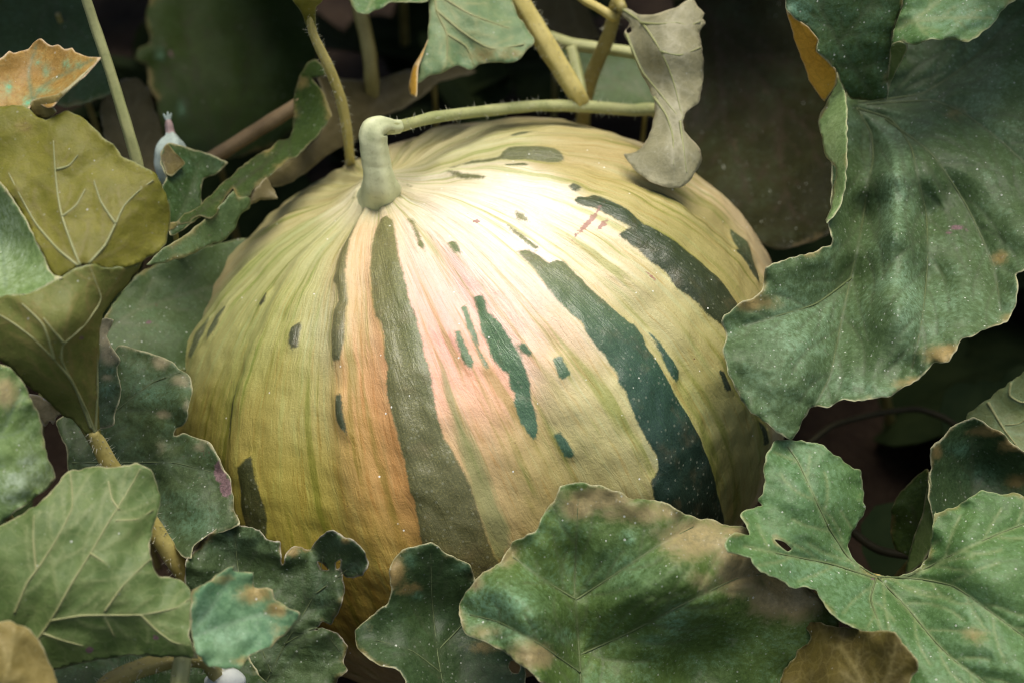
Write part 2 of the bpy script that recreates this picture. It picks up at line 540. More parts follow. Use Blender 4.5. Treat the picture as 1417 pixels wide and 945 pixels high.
# ------------------------------------------------------------------ fruit surface data (theta from the stalk, phi round it)
BLOTCH=[[[0.0658,-2.106],[0.1023,-2.0854],[0.1434,-2.0225],[0.1802,-2.0104],[0.2767,-2.0263],[0.323,-2.04],[0.397,-2.0319],[0.4325,-2.0303],[0.4619,-1.9863],[0.5159,-1.9607],[0.5462,-1.9887],[0.6247,-1.9898],[0.7097,-1.9835],[0.7209,-1.9435],[0.6617,-1.9216],[0.5341,-1.9107],[0.4475,-1.9246],[0.3352,-1.9434],[0.281,-1.941],[0.1931,-1.9677],[0.1443,-1.9538]],[[0.2191,-1.5781],[0.2184,-1.6647],[0.2667,-1.7387],[0.3159,-1.7705],[0.4174,-1.7749],[0.5214,-1.7846],[0.6112,-1.776],[0.6312,-1.7571],[0.6971,-1.7568],[0.7485,-1.7699],[0.7852,-1.7654],[0.8296,-1.7822],[0.8849,-1.7934],[0.9258,-1.7869],[0.9813,-1.7875],[1.0381,-1.7897],[1.0861,-1.7922],[1.1441,-1.7986],[1.2037,-1.7992],[1.2818,-1.811],[1.3273,-1.8188],[1.4718,-1.8294],[1.6678,-1.841],[1.7026,-1.7799],[1.6209,-1.6911],[1.4985,-1.658],[1.4551,-1.6597],[1.3484,-1.653],[1.2595,-1.6453],[1.1829,-1.6428],[1.1159,-1.6502],[1.0456,-1.662],[0.9719,-1.6544],[0.8929,-1.6414],[0.8551,-1.6301],[0.7852,-1.6288],[0.7354,-1.6203],[0.6671,-1.6121],[0.596,-1.6146],[0.5234,-1.6038],[0.4229,-1.5932],[0.3422,-1.5708],[0.2545,-1.5423]],[[0.2798,-1.4179],[0.296,-1.3876],[0.3792,-1.416],[0.4211,-1.4288],[0.4551,-1.4436],[0.4237,-1.4602],[0.3768,-1.4457],[0.3127,-1.4198]],[[0.4719,-1.3184],[0.4744,-1.2798],[0.5021,-1.2846],[0.533,-1.2999],[0.5169,-1.3221]],[[0.513,-0.9054],[0.5339,-0.8993],[0.5788,-0.9219],[0.5395,-0.9404]],[[0.5299,-1.0084],[0.5604,-1.0028],[0.6229,-1.0163],[0.665,-1.0146],[0.6686,-1.0372],[0.616,-1.0375],[0.5516,-1.0225]],[[0.2025,-0.5576],[0.2709,-0.6246],[0.34,-0.6587],[0.3428,-0.6987],[0.2699,-0.6941]],[[0.3421,-0.3124],[0.3701,-0.1921],[0.4207,-0.1759],[0.5052,-0.1903],[0.5298,-0.2469],[0.5469,-0.3051],[0.5311,-0.3488],[0.4778,-0.3522],[0.3817,-0.3618],[0.2857,-0.3637],[0.1869,-0.2979],[0.2828,-0.2992]],[[0.3817,0.0187],[0.436,0.0898],[0.4707,0.0983],[0.4663,0.0332],[0.4161,-0.0311],[0.3811,-0.048]],[[0.3768,-0.4974],[0.4377,-0.4507],[0.4463,-0.4854],[0.3829,-0.5277]],[[0.5971,-0.6097],[0.6045,-0.5814],[0.6343,-0.5879],[0.6249,-0.6276],[0.6092,-0.6306]],[[0.6386,-0.6908],[0.6364,-0.6508],[0.6618,-0.6305],[0.6738,-0.602],[0.7832,-0.6121],[0.8624,-0.6373],[0.9541,-0.6286],[1.0425,-0.6239],[1.102,-0.6197],[1.1993,-0.6225],[1.2769,-0.6314],[1.4277,-0.6588],[1.5313,-0.6854],[1.5043,-0.7597],[1.4443,-0.7614],[1.3567,-0.7554],[1.2779,-0.7445],[1.216,-0.7593],[1.1181,-0.7655],[1.069,-0.7778],[1.0075,-0.7555],[0.9562,-0.7651],[0.8989,-0.75],[0.851,-0.7486],[0.8165,-0.7497],[0.8243,-0.7123],[0.8297,-0.6864],[0.7708,-0.6895],[0.7118,-0.6875],[0.6576,-0.6962]],[[0.8262,-0.38],[0.8732,-0.3645],[0.9274,-0.3418],[0.9771,-0.3489],[0.9682,-0.391],[0.9177,-0.4023],[0.8631,-0.4034]],[[0.6319,-1.1004],[0.6493,-1.0571],[0.681,-1.0511],[0.7313,-1.0499],[0.7337,-1.0168],[0.7557,-0.9951],[0.8113,-1.0027],[0.8734,-1.0079],[0.9233,-1.0041],[0.9727,-1.0023],[1.0095,-0.9969],[1.0424,-0.9922],[1.0477,-0.9833],[1.1,-0.9877],[1.1281,-1.0004],[1.189,-1.0056],[1.245,-1.0113],[1.3066,-1.0206],[1.3645,-1.0184],[1.4332,-1.0189],[1.5282,-1.0167],[1.675,-1.0183],[1.7987,-1.0149],[1.9387,-0.9951],[2.0903,-0.9873],[1.9085,-1.1725],[1.6759,-1.2406],[1.5514,-1.2241],[1.4852,-1.2143],[1.4883,-1.1988],[1.4676,-1.179],[1.4299,-1.1693],[1.3687,-1.1731],[1.3099,-1.1716],[1.2439,-1.1672],[1.1968,-1.1518],[1.1599,-1.158],[1.1316,-1.1411],[1.0979,-1.1439],[1.0639,-1.1387],[1.0341,-1.1442],[0.9804,-1.1441],[0.9465,-1.1332],[0.9081,-1.1393],[0.8813,-1.1394],[0.83,-1.1441],[0.7674,-1.1306],[0.7208,-1.117],[0.6573,-1.1044]],[[1.1057,-0.9614],[1.1251,-0.956],[1.1815,-0.96],[1.2726,-0.9603],[1.2908,-0.9789],[1.2917,-0.9922],[1.2539,-0.9953],[1.1968,-0.9802]],[[1.3631,-0.8617],[1.377,-0.842],[1.461,-0.85],[1.4391,-0.8694]],[[0.6817,-1.3699],[0.6953,-1.3379],[0.7288,-1.3516],[0.7498,-1.3585],[0.7858,-1.3478],[0.8424,-1.348],[0.8671,-1.3479],[0.937,-1.3528],[1.012,-1.3691],[1.0634,-1.3901],[1.109,-1.3948],[1.1546,-1.4124],[1.1807,-1.4339],[1.1495,-1.444],[1.1116,-1.4462],[1.0424,-1.4365],[1.0265,-1.4239],[0.9852,-1.4232],[0.95,-1.4068],[0.9411,-1.4192],[0.9047,-1.4294],[0.8747,-1.4299],[0.8352,-1.4156],[0.7951,-1.4181],[0.7577,-1.3997],[0.7266,-1.3877]],[[0.6904,-1.4343],[0.6904,-1.4117],[0.7548,-1.4275],[0.8181,-1.4429],[0.844,-1.4527],[0.91,-1.4529],[0.9103,-1.4651],[0.8656,-1.465],[0.8256,-1.4584],[0.7855,-1.4579],[0.7296,-1.4445]],[[0.7594,-1.503],[0.7621,-1.4845],[0.8699,-1.4901],[0.8916,-1.5086],[0.8486,-1.5217],[0.8,-1.5128]],[[0.8872,-1.3398],[0.8944,-1.3166],[0.9356,-1.318],[0.9421,-1.327],[0.9153,-1.3422]],[[0.985,-1.2761],[0.9875,-1.2491],[1.0537,-1.2585],[1.053,-1.2893],[1.0427,-1.293]],[[1.1918,-1.3816],[1.1887,-1.3621],[1.2435,-1.3578],[1.2806,-1.3577],[1.2845,-1.3681],[1.275,-1.3827],[1.2239,-1.3833]],[[0.5807,-2.2221],[0.562,-2.1828],[0.5697,-2.1708],[0.6108,-2.1702],[0.6439,-2.1668],[0.6563,-2.1898],[0.6308,-2.2118]],[[0.4563,-2.5606],[0.4828,-2.5269],[0.5069,-2.5362],[0.5016,-2.5667]],[[0.5408,-2.8327],[0.6179,-2.811],[0.67,-2.82],[0.6363,-2.8719],[0.5846,-2.8582]],[[0.6173,-2.9615],[0.6662,-2.9248],[0.7576,-2.9],[0.7652,-2.9427],[0.6816,-2.9786]],[[0.7554,-2.4411],[0.8296,-2.4337],[0.9412,-2.4317],[0.9371,-2.4452],[0.8308,-2.4552]],[[0.8232,-1.9713],[0.8234,-1.9462],[0.8812,-1.9447],[0.9564,-1.9412],[0.9302,-1.9654],[0.8982,-1.9794]],[[1.0222,-2.3662],[0.9945,-2.3298],[0.9823,-2.3104],[1.0507,-2.2961],[1.1059,-2.2772],[1.1768,-2.2694],[1.2723,-2.2821],[1.4097,-2.2939],[1.3585,-2.3319],[1.238,-2.344],[1.148,-2.3579],[1.0806,-2.3576]],[[1.648,-0.7892],[1.6978,-0.7594],[1.8,-0.7456],[1.7796,-0.7759],[1.7052,-0.7819]],[[1.1927,-0.2709],[1.2891,-0.2595],[1.3635,-0.3114],[1.3453,-0.4439],[1.2018,-0.4242],[1.2486,-0.3455]],[[0.0768,-1.1045],[0.0918,-1.0831],[0.1381,-1.2665],[0.122,-1.2797]],[[0.0972,-0.845],[0.1265,-0.9237],[0.1216,-0.9514]],[[0.0488,-3.0155],[0.0833,-2.5139],[0.0808,-2.6201]]]
HALF=[[[0.8275,-1.5847],[0.8899,-1.5842],[0.988,-1.5932],[1.0708,-1.5919],[1.1337,-1.5877],[1.2323,-1.5894],[1.3062,-1.5943],[1.3937,-1.595],[1.4584,-1.6157],[1.5059,-1.6662],[1.4551,-1.6597],[1.3484,-1.653],[1.2595,-1.6453],[1.1829,-1.6428],[1.1408,-1.6395],[1.062,-1.6281],[0.9822,-1.6166],[0.8941,-1.6023]]]
COL=[[0.8286,-1.6138,0.82,0.46,0.36],[0.9308,-1.4953,0.8,0.46,0.33],[0.8251,-1.3699,0.9,0.58,0.48],[0.6249,-1.4322,0.9,0.58,0.5],[0.0341,-1.7108,0.62,0.58,0.38],[0.2047,-0.9025,0.74,0.67,0.48],[0.4531,-0.9729,0.95,0.88,0.76],[0.6109,-0.8488,0.92,0.84,0.68],[0.5925,-1.1141,0.95,0.82,0.72],[0.4213,-1.3604,0.88,0.72,0.58],[0.5752,-1.5581,0.86,0.56,0.45],[0.7305,-1.5126,0.86,0.47,0.38],[0.8331,-1.5113,0.84,0.45,0.34],[0.8016,-1.264,0.9,0.64,0.54],[0.996,-1.5377,0.74,0.46,0.28],[1.107,-1.606,0.53,0.37,0.18],[0.6758,-1.214,0.93,0.72,0.62],[0.6096,-1.332,0.93,0.7,0.61],[0.7321,-1.5719,0.84,0.46,0.38],[0.9092,-1.1431,0.74,0.58,0.4],[0.9568,-1.2408,0.7,0.54,0.34],[1.1074,-1.2617,0.56,0.5,0.25],[1.2078,-1.196,0.52,0.49,0.24],[1.3002,-1.2923,0.4,0.37,0.16],[1.2561,-1.4719,0.39,0.33,0.13],[1.193,-1.5324,0.46,0.35,0.16],[0.8111,-0.8746,0.82,0.7,0.48],[1.0067,-0.8583,0.52,0.47,0.23],[1.0875,-0.9537,0.49,0.45,0.22],[1.2245,-0.867,0.4,0.38,0.16],[1.4207,-0.9486,0.39,0.38,0.14],[1.7067,-0.9252,0.31,0.29,0.1],[1.0089,-0.5648,0.34,0.31,0.11],[0.7966,-0.4856,0.5,0.43,0.18],[1.109,-0.4548,0.34,0.3,0.12],[0.6648,-0.0914,0.46,0.38,0.17],[0.5242,0.1118,0.48,0.43,0.21],[0.282,0.0507,0.51,0.49,0.26],[0.18,0.4612,0.49,0.45,0.24],[0.3506,-1.8447,0.72,0.52,0.32],[0.5982,-1.8455,0.62,0.42,0.22],[0.7443,-1.8357,0.58,0.34,0.16],[0.8736,-1.8733,0.55,0.3,0.12],[1.0671,-1.8343,0.49,0.25,0.09],[1.2107,-1.8305,0.48,0.26,0.08],[1.0434,-1.9207,0.46,0.32,0.1],[1.2821,-1.9155,0.4,0.29,0.07],[0.3068,-2.2757,0.46,0.46,0.22],[0.5893,-2.0281,0.48,0.48,0.27],[0.842,-2.0456,0.43,0.39,0.15],[0.4944,-2.2968,0.39,0.39,0.14],[0.7374,-2.1796,0.34,0.32,0.09],[1.039,-2.0902,0.36,0.31,0.07],[1.1976,-2.144,0.33,0.28,0.05],[0.5719,-2.4987,0.38,0.39,0.15],[0.7383,-2.4597,0.31,0.32,0.09],[0.6709,-2.7061,0.33,0.33,0.12],[0.8493,-2.5964,0.28,0.25,0.06],[0.9161,-2.3219,0.33,0.28,0.07],[1.1001,-2.2908,0.3,0.26,0.05],[0.2156,2.5906,0.5,0.46,0.22],[0.3923,-2.8395,0.39,0.4,0.17],[1.4635,-2.0811,0.35,0.25,0.05],[1.5216,-1.8113,0.32,0.24,0.06]]  # rind colours, raised toward white where the top highlight falls
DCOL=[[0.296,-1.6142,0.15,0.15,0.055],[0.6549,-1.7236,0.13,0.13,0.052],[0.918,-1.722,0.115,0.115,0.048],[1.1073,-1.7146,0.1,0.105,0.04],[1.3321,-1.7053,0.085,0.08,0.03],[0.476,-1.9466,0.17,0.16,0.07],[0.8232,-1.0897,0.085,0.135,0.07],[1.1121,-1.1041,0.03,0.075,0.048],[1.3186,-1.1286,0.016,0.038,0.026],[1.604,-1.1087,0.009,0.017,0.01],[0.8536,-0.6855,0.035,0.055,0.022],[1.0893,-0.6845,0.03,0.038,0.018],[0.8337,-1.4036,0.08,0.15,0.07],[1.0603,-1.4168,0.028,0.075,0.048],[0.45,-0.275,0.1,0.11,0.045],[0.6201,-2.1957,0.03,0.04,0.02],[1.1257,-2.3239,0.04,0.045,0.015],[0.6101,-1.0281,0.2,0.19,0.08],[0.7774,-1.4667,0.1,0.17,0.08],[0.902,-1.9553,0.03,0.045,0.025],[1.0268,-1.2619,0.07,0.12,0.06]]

def fruit_mat():
    b = NB('melon_rind')
    co = b.coord()
    sv = b.coord(src=b.attr('surf', 'Vector'), scale=(1, 1, 1))
    st1 = b.noise(b.coord(src=b.attr('surf', 'Vector'), scale=(24, 1.6, 1)), 1.0, 3, .6, .3)
    st2 = b.noise(b.coord(src=b.attr('surf', 'Vector'), scale=(70, 5, 1), off=(3, 1, 0)), 1.0, 3, .6, .5)
    st3 = b.noise(b.coord(src=b.attr('surf', 'Vector'), scale=(44, 2.4, 1), off=(9, 4, 0)), 1.0, 3, .6, .4)
    fine = b.noise(co, 620, 3, .6); grain = b.noise(co, 1500, 2, .7); mid = b.noise(co, 90, 3, .6)
    base = b.attr('col', 'Color')
    base = b.mix(b.math('MULTIPLY', b.ramp(st1, .48, .64), .8), base, b.mix(1.0, base, (.74, .80, .58), 'MULTIPLY'))
    base = b.mix(b.math('MULTIPLY', b.ramp(st3, .52, .66), .85), base, b.mix(.6, base, b.mix(1.0, base, (1.0, 1.16, 1.30), 'MULTIPLY')))
    base = b.mix(b.math('MULTIPLY', b.ramp(st2, .52, .70), .55), base, b.mix(1.0, base, (.86, .70, .48), 'MULTIPLY'))
    base = b.mix(b.math('MULTIPLY', b.ramp(st3, .42, .30), .5), base, b.mix(1.0, base, (.80, .74, .62), 'MULTIPLY'))
    base = b.mix(b.math('MULTIPLY', b.ramp(st1, .57, .66), .55), base, b.mix(1.0, base, (.60, .70, .42), 'MULTIPLY'))
    base = b.mix(b.math('MULTIPLY', b.ramp(fine, .45, .72), .30), base, b.mix(1.0, base, (.78, .80, .66), 'MULTIPLY'))
    base = b.mix(b.math('MULTIPLY', b.ramp(grain, .5, .7), .16), base, b.mix(1.0, base, (.75, .75, .7), 'MULTIPLY'))
    dk = b.attr('dcol', 'Color')
    dk = b.mix(b.math('MULTIPLY', b.ramp(grain, .50, .66), .6), dk, b.mix(1.0, dk, (1.9, 1.8, 1.6), 'MULTIPLY'))
    dk = b.mix(b.math('MULTIPLY', b.ramp(st2, .45, .7), .25), dk, b.mix(1.0, dk, (.62, .6, .55), 'MULTIPLY'))
    dk = b.mix(b.math('MULTIPLY', b.ramp(mid, .5, .75), .25), dk, (.14, .10, .045))
    jag = b.math('ADD', b.math('MULTIPLY', b.math('SUBTRACT', fine, .5), .008), b.math('MULTIPLY', b.math('SUBTRACT', b.noise(co, 260, 2, .6), .5), .010))
    sd = b.math('ADD', b.math('ADD', b.attr('sdf'), jag), b.math('MULTIPLY', b.math('SUBTRACT', grain, .5), .012))
    m = b.ramp(sd, -.005, .005)
    hd = b.ramp(b.math('ADD', b.attr('half'), b.math('MULTIPLY', b.math('SUBTRACT', st2, .5), .05)), -.012, .012)
    base = b.mix(b.math('MULTIPLY', hd, .72), base, (.17, .20, .075))
    # pale halo round the blotches
    halo = b.math('MULTIPLY', b.ramp(sd, -.03, -.006), .3)
    base = b.mix(halo, base, b.mix(1.0, base, (1.12, 1.12, 1.1), 'MULTIPLY'))
    col = b.mix(m, base, dk)
    # dust, scratches, dark pin-pricks
    vd = b.voro(co, 150); vc = b.voro(co, 150, out='Color')
    sp_ = b.n('SeparateColor'); b.put(sp_.inputs[0], vc)
    pin = b.math('MULTIPLY', b.math('LESS_THAN', vd, .055), b.math('GREATER_THAN', sp_.outputs[0], .93))
    col = b.mix(b.math('MULTIPLY', pin, .8), col, (.12, .05, .03))
    vd2 = b.voro(co, 420); vc2 = b.voro(co, 420, out='Color')
    s2 = b.n('SeparateColor'); b.put(s2.inputs[0], vc2)
    du = b.math('MULTIPLY', b.math('LESS_THAN', vd2, .17), b.math('GREATER_THAN', s2.outputs[0], .975))
    col = b.mix(b.math('MULTIPLY', du, .8), col, (.75, .76, .68))
    st_ = b.math('MULTIPLY', b.math('MULTIPLY', b.math('LESS_THAN', vd2, .24), b.math('GREATER_THAN', s2.outputs[1], .45)), b.math('MULTIPLY', m, .22))
    col = b.mix(st_, col, (.32, .34, .24))
    sc = b.attr('scar')
    scm = b.math('MULTIPLY', b.ramp(b.math('ADD', sc, b.math('MULTIPLY', b.math('SUBTRACT', fine, .5), 1.2)), .45, .75), .75)
    col = b.mix(scm, col, (.26, .10, .085))
    wr = b.noise(b.coord(src=b.attr('surf', 'Vector'), scale=(46, 9, 1), off=(7, 2, 0)), 1.0, 3, .6, 1.0)
    hg = b.math('ADD', b.math('MULTIPLY', wr, .42), b.math('ADD', b.math('MULTIPLY', fine, .16), b.math('MULTIPLY', grain, .08)))
    n4 = b.bump(hg, .55, .0026)
    rough = b.mix(m, (.50, .50, .50), (.35, .35, .35))
    return b.bsdf(col, rough, n4, b.math('ADD', .28, b.math('MULTIPLY', m, .08)))

def soil_mat():
    b = NB('soil')
    co = b.coord()
    n = b.noise(co, 18, 6, .65); f = b.noise(co, 140, 5, .7)
    col = b.mix(b.ramp(n, .3, .7), (.035, .022, .014), (.085, .058, .036))
    return b.bsdf(col, .95, b.bump(b.math('ADD', n, b.math('MULTIPLY', f, .4)), 1.0, .02), .2)

HAIR = hair_mat()
STALK = stalk_mat('stalk_olive', (.26, .22, .06), (.38, .33, .11))
STALK_Y = stalk_mat('stalk_yellow', (.40, .33, .08), (.52, .45, .16))
STALK_G = stalk_mat('stalk_green', (.26, .29, .11), (.38, .39, .17))
STALK_B = stalk_mat('stalk_brown', (.15, .105, .05), (.24, .17, .085))
STALK_D = stalk_mat('stalk_dim', (.026, .024, .012), (.04, .036, .018), spec=.08)  # near-black copy of the stalk colour; the gap's shade is put into it
RIB = stalk_mat('leaf_rib', (.20, .22, .085), (.27, .28, .12))
RIB_TOP = stalk_mat('leaf_rib_top', (.085, .115, .045), (.13, .165, .07), spec=.2)
PALE = stalk_mat('peduncle', (.42, .46, .24), (.56, .59, .35))

# ------------------------------------------------------------------ soil
g = np.linspace(-1, 1, 60)
gx = np.sign(g)*np.abs(g)**2.2*14
X, Y = np.meshgrid(gx, gx)
Z = -.004 + .006*Waves(.05, .4, 20, 5)(np.c_[X.ravel(), Y.ravel()])
idx = np.arange(3600).reshape(60, 60)
Fq = np.stack([idx[:-1, :-1], idx[:-1, 1:], idx[1:, 1:], idx[1:, :-1]], -1).reshape(-1, 4)
so_ = make_mesh('ground', np.c_[X.ravel(), Y.ravel(), Z], Fq, soil_mat(), origin=np.zeros(3))
so_['kind'] = 'structure'

# ------------------------------------------------------------------ the striped melon
FA, FB, FE, FD = .1552, .1209, .905, .0057
fc = np.array([(656.3-PW/2)/FPX*DIST, -(540.5-PH/2)/FPX*DIST, 0])
fa = np.array([-.361, .812, 0]); fa[2] = math.sqrt(1-fa@fa)
fu = np.cross(fa, [0, 0, 1.0]); fu /= np.linalg.norm(fu); fv = np.cross(fa, fu)
M3 = np.stack([RIGHT, UP, BACK])          # camera-frame rows -> world
c2w = lambda q: ORIG + q @ M3
FC = c2w(fc); AX, FU, FV = fa @ M3, fu @ M3, fv @ M3

def fruit_pt(t, f, lift=0.0):
    s = np.sin(t); rho = FA*np.maximum(s, 0)**FE; z = FB*np.cos(t) - (FD*np.exp(-(s/.22)**2)-.0065*np.exp(-(s/.085)**2))*(np.cos(t) > 0)
    rib = .0017*np.cos(11*f+.6)+.0011*np.cos(17*f+1.9)+.0006*np.cos(29*f+.2)+.0005*np.cos(41*f+4)
    near = np.exp(-(t/.45)**2)
    rib = rib*np.clip(s*1.3, 0, 1)*(1-.4*np.clip(t-1, 0, 1)) + near*np.clip(t*5, 0, 1)*(.0018*np.cos(13*f+.4)+.0010*np.cos(23*f))
    n = np.stack([s*np.cos(f), s*np.sin(f), np.cos(t)], -1)
    k = (rho+rib*s+lift*s)
    zz = z + rib*np.cos(t)*.8 + lift*np.cos(t)
    return FC + np.multiply.outer(k*np.cos(f), FU) + np.multiply.outer(k*np.sin(f), FV) + np.multiply.outer(zz, AX)

NT, NP = 330, 660
tt = np.linspace(.002, math.pi-.002, NT); ff = np.linspace(0, 2*math.pi, NP, endpoint=False)
TT, FF = np.meshgrid(tt, ff, indexing='ij'); TT = TT.ravel(); FF = FF.ravel()
Q = np.c_[TT*np.cos(FF), TT*np.sin(FF)]
def poly_sdf(L):
    sd = np.full(len(Q), -.2)
    for pl in L:
        pl = np.array(pl); c = np.c_[pl[:, 0]*np.cos(pl[:, 1]), pl[:, 0]*np.sin(pl[:, 1])]
        lo, hi = c.min(0)-.16, c.max(0)+.16
        m = np.where(((Q > lo) & (Q < hi)).all(1))[0]
        d, _, _ = seg_dist(Q[m], c, np.roll(c, -1, 0)); s = in_poly(Q[m], c)
        sd[m] = np.maximum(sd[m], np.where(s, d, -d))
    return sd
# stripes of the same kind on the sides the photograph does not show
far = []
gg = random.Random(3)
for f0 in (.95, 1.5, 2.05):
    f0 += gg.uniform(-.08, .08); t0 = gg.uniform(.35, .7); t1 = gg.uniform(1.7, 2.3); wd = gg.uniform(.07, .13)
    L = [(t, f0-wd*math.sin(math.pi*((t-t0)/(t1-t0))**.7)*gg.uniform(.75, 1.1)) for t in np.linspace(t0, t1, 14)]
    L += [(t, f0+wd*math.sin(math.pi*((t-t0)/(t1-t0))**.7)*gg.uniform(.75, 1.1)) for t in np.linspace(t1, t0, 14)]
    far.append(L)
sdf = poly_sdf(BLOTCH+far); half = poly_sdf(HALF)
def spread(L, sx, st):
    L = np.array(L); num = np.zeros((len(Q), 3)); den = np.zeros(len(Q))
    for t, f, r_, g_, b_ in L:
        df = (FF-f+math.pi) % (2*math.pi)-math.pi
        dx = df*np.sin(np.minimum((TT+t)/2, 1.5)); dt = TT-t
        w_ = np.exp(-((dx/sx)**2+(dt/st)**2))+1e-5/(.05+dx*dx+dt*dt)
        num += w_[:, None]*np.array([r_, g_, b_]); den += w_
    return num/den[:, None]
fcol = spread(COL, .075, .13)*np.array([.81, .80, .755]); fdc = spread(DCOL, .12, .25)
scar = np.zeros(len(Q))
SC = [[0.7169,-0.7678,0.1,0.012],[0.756,-0.7372,0.03,0.012],[0.4553,-1.0949,0.012,0.012],[0.9845,-0.8134,0.008,0.03]]
for t, f, rx, ry in SC:
    df = (FF-f+math.pi) % (2*math.pi)-math.pi
    scar = np.maximum(scar, np.exp(-((df*np.sin(t)/rx)**2+((TT-t)/ry)**2)))
VF = fruit_pt(TT, FF, .0007*np.clip(sdf/.02, -1, 1)+.0005*Waves(.06, .25, 24, 9)(Q)+.00018*np.clip(sdf/.02, 0, 1)*Waves(.035, .12, 24, 19)(Q))
idx = np.arange(NT*NP).reshape(NT, NP); nx = np.roll(idx, -1, 1)
FQ = np.stack([idx[:-1], idx[1:], nx[1:], nx[:-1]], -1).reshape(-1, 4)
melon = thing('melon', 'large round cream, pink and yellow melon with dark green stripes', 'melon', (FC[0], FC[1], 0.0))
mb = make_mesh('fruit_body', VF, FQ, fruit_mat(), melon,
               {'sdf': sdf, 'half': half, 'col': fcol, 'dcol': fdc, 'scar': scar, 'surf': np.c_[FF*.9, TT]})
# stalk of the fruit: fluted, flaring onto the rind, bending over into the vine
SP = catmull(np.array([(530,284,5.7,40),(528.5,276,6.4,34),(526.8,267,7.05,28),(525,255,7.75,23.5),(523,242,8.1,21),(520,225,8.35,20),(517,205,8.7,19.5),(515.8,190,8.9,20),(518,180,9.0,19),(525,175,8.95,15),(534,174.5,8.75,11.5),(543,176,8.4,10.5),(552,175.5,8.1,9.5)]), 2.5, closed=False)
tube_w('stalk', at(SP[:, 0], SP[:, 1], SP[:, 2]), SP[:, 3]/FPX*(DIST-SP[:, 2]/100), PALE, melon, 40, 5, wob=.012, amp=.04)

# ------------------------------------------------------------------ leaves
M_DARK = leaf_mat('leaf_dark', top=((.022, .042, .016), (.042, .070, .028)), bloom=.30, brown=.4, vein=(.055, .080, .032))
M_BIG = leaf_mat('leaf_big_right', top=((.050, .080, .040), (.084, .124, .068)), bloom=.7, bloomcol=(.18, .28, .205), specks=.9, vein=(.070, .095, .045))
M_LIGHT = leaf_mat('leaf_light', top=((.056, .105, .044), (.090, .150, .070)), bloom=.45, bloomcol=(.17, .28, .20), specks=1.0, vein=(.19, .24, .10), rim=(.30, .34, .17))
M_STRIP = leaf_mat('leaf_curled_rim', top=((.13, .20, .10), (.20, .27, .15)), bloom=.4, bloomcol=(.30, .40, .28), rim=(.42, .42, .24), specks=.5)  # paler leaf colour standing in for light on the turned-up edge
M_FRONT = leaf_mat('leaf_front', top=((.048, .080, .030), (.088, .132, .052)), bloom=.65, bloomcol=(.17, .29, .20), yel=(.34, .27, .125), vein=(.085, .115, .045))
M_CUP = leaf_mat('leaf_cupped', top=((.022, .040, .020), (.040, .064, .030)), bloom=.22, bloomcol=(.085, .16, .115), yel=(.28, .20, .07), vein=(.045, .066, .028))
M_CRINK = leaf_mat('leaf_crinkled', top=((.034, .054, .028), (.060, .088, .046)), bloom=.35, bloomcol=(.125, .20, .145), rim=(.40, .36, .27), relief=1.7, brown=.6, vein=(.075, .10, .055))
M_UND = leaf_mat('leaf_underside', under=((.085, .130, .045), (.130, .180, .068)), uvein=(.20, .24, .095), specks=.15, trans=.22, brown=.15)
M_OLIVE = leaf_mat('leaf_olive', top=((.06, .10, .07), (.10, .15, .11)), under=((.165, .165, .036), (.225, .215, .052)), uvein=(.22, .195, .06), specks=.15, trans=.38, brown=.12, rim=(.30, .33, .16), bloom=.4)
M_OLIVE2 = leaf_mat('leaf_olive_green', under=((.13, .15, .045), (.175, .19, .062)), uvein=(.23, .19, .06), specks=.15, trans=.25, brown=.12, rim=(.30, .34, .18))
M_TAN = leaf_mat('leaf_tan', under=((.19, .155, .055), (.26, .215, .085)), uvein=(.32, .27, .10), specks=.1, trans=.25, brown=.1)
M_ORANGE = leaf_mat('leaf_orange', top=((.23, .155, .065), (.31, .22, .10)), bloom=.42, bloomcol=(.16, .38, .27), rim=(.55, .44, .28), yel=(.34, .22, .085), trans=.2, brown=.5, specks=.3)
M_ORSTRIP = leaf_mat('leaf_orange_fold', top=((.46, .28, .085), (.56, .37, .13)), bloom=.0, rim=(.6, .5, .3), trans=.3, brown=.3, specks=.1)
M_GREY = leaf_mat('leaf_grey_under', under=((.195, .190, .115), (.255, .245, .150)), uvein=(.32, .31, .20), specks=.3, trans=.12, brown=.2, rim=(.40, .36, .22))
M_HANG = leaf_mat('leaf_hanging', under=((.13, .20, .10), (.20, .27, .14)), uvein=(.27, .30, .13), specks=.3, trans=.22, yel=(.33, .24, .08), rim=(.36, .36, .18))
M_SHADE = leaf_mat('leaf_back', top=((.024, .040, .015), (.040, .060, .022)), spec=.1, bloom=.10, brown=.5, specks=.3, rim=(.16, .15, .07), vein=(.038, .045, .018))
M_GLOOM = leaf_mat('leaf_gloom', top=((.015, .017, .008), (.026, .027, .012)), spec=.12, bloom=.10, brown=.6, specks=.3, rim=(.08, .07, .04), vein=(.045, .034, .02))  # deep shade put into a darker brown leaf colour
M_BACKOL = leaf_mat('leaf_back_olive', under=((.12, .105, .05), (.165, .14, .07)), uvein=(.20, .17, .08), specks=.1, rim=(.24, .21, .11))
M_BLOTCH = leaf_mat('leaf_blotched', top=((.034, .054, .026), (.064, .088, .044)), bloom=.5, bloomcol=(.115, .20, .145), yel=(.34, .30, .17), brown=.7, vein=(.08, .11, .06))
M_MIDL = leaf_mat('leaf_mid_left', top=((.058, .092, .045), (.085, .120, .062)), bloom=.25, brown=.7, rim=(.2, .22, .1), vein=(.12, .145, .07))
M_PALEBL = leaf_mat('leaf_pale_blur', top=((.10, .16, .075), (.15, .21, .10)), bloom=.6, bloomcol=(.33, .42, .34), specks=.6, yel=(.42, .34, .16))
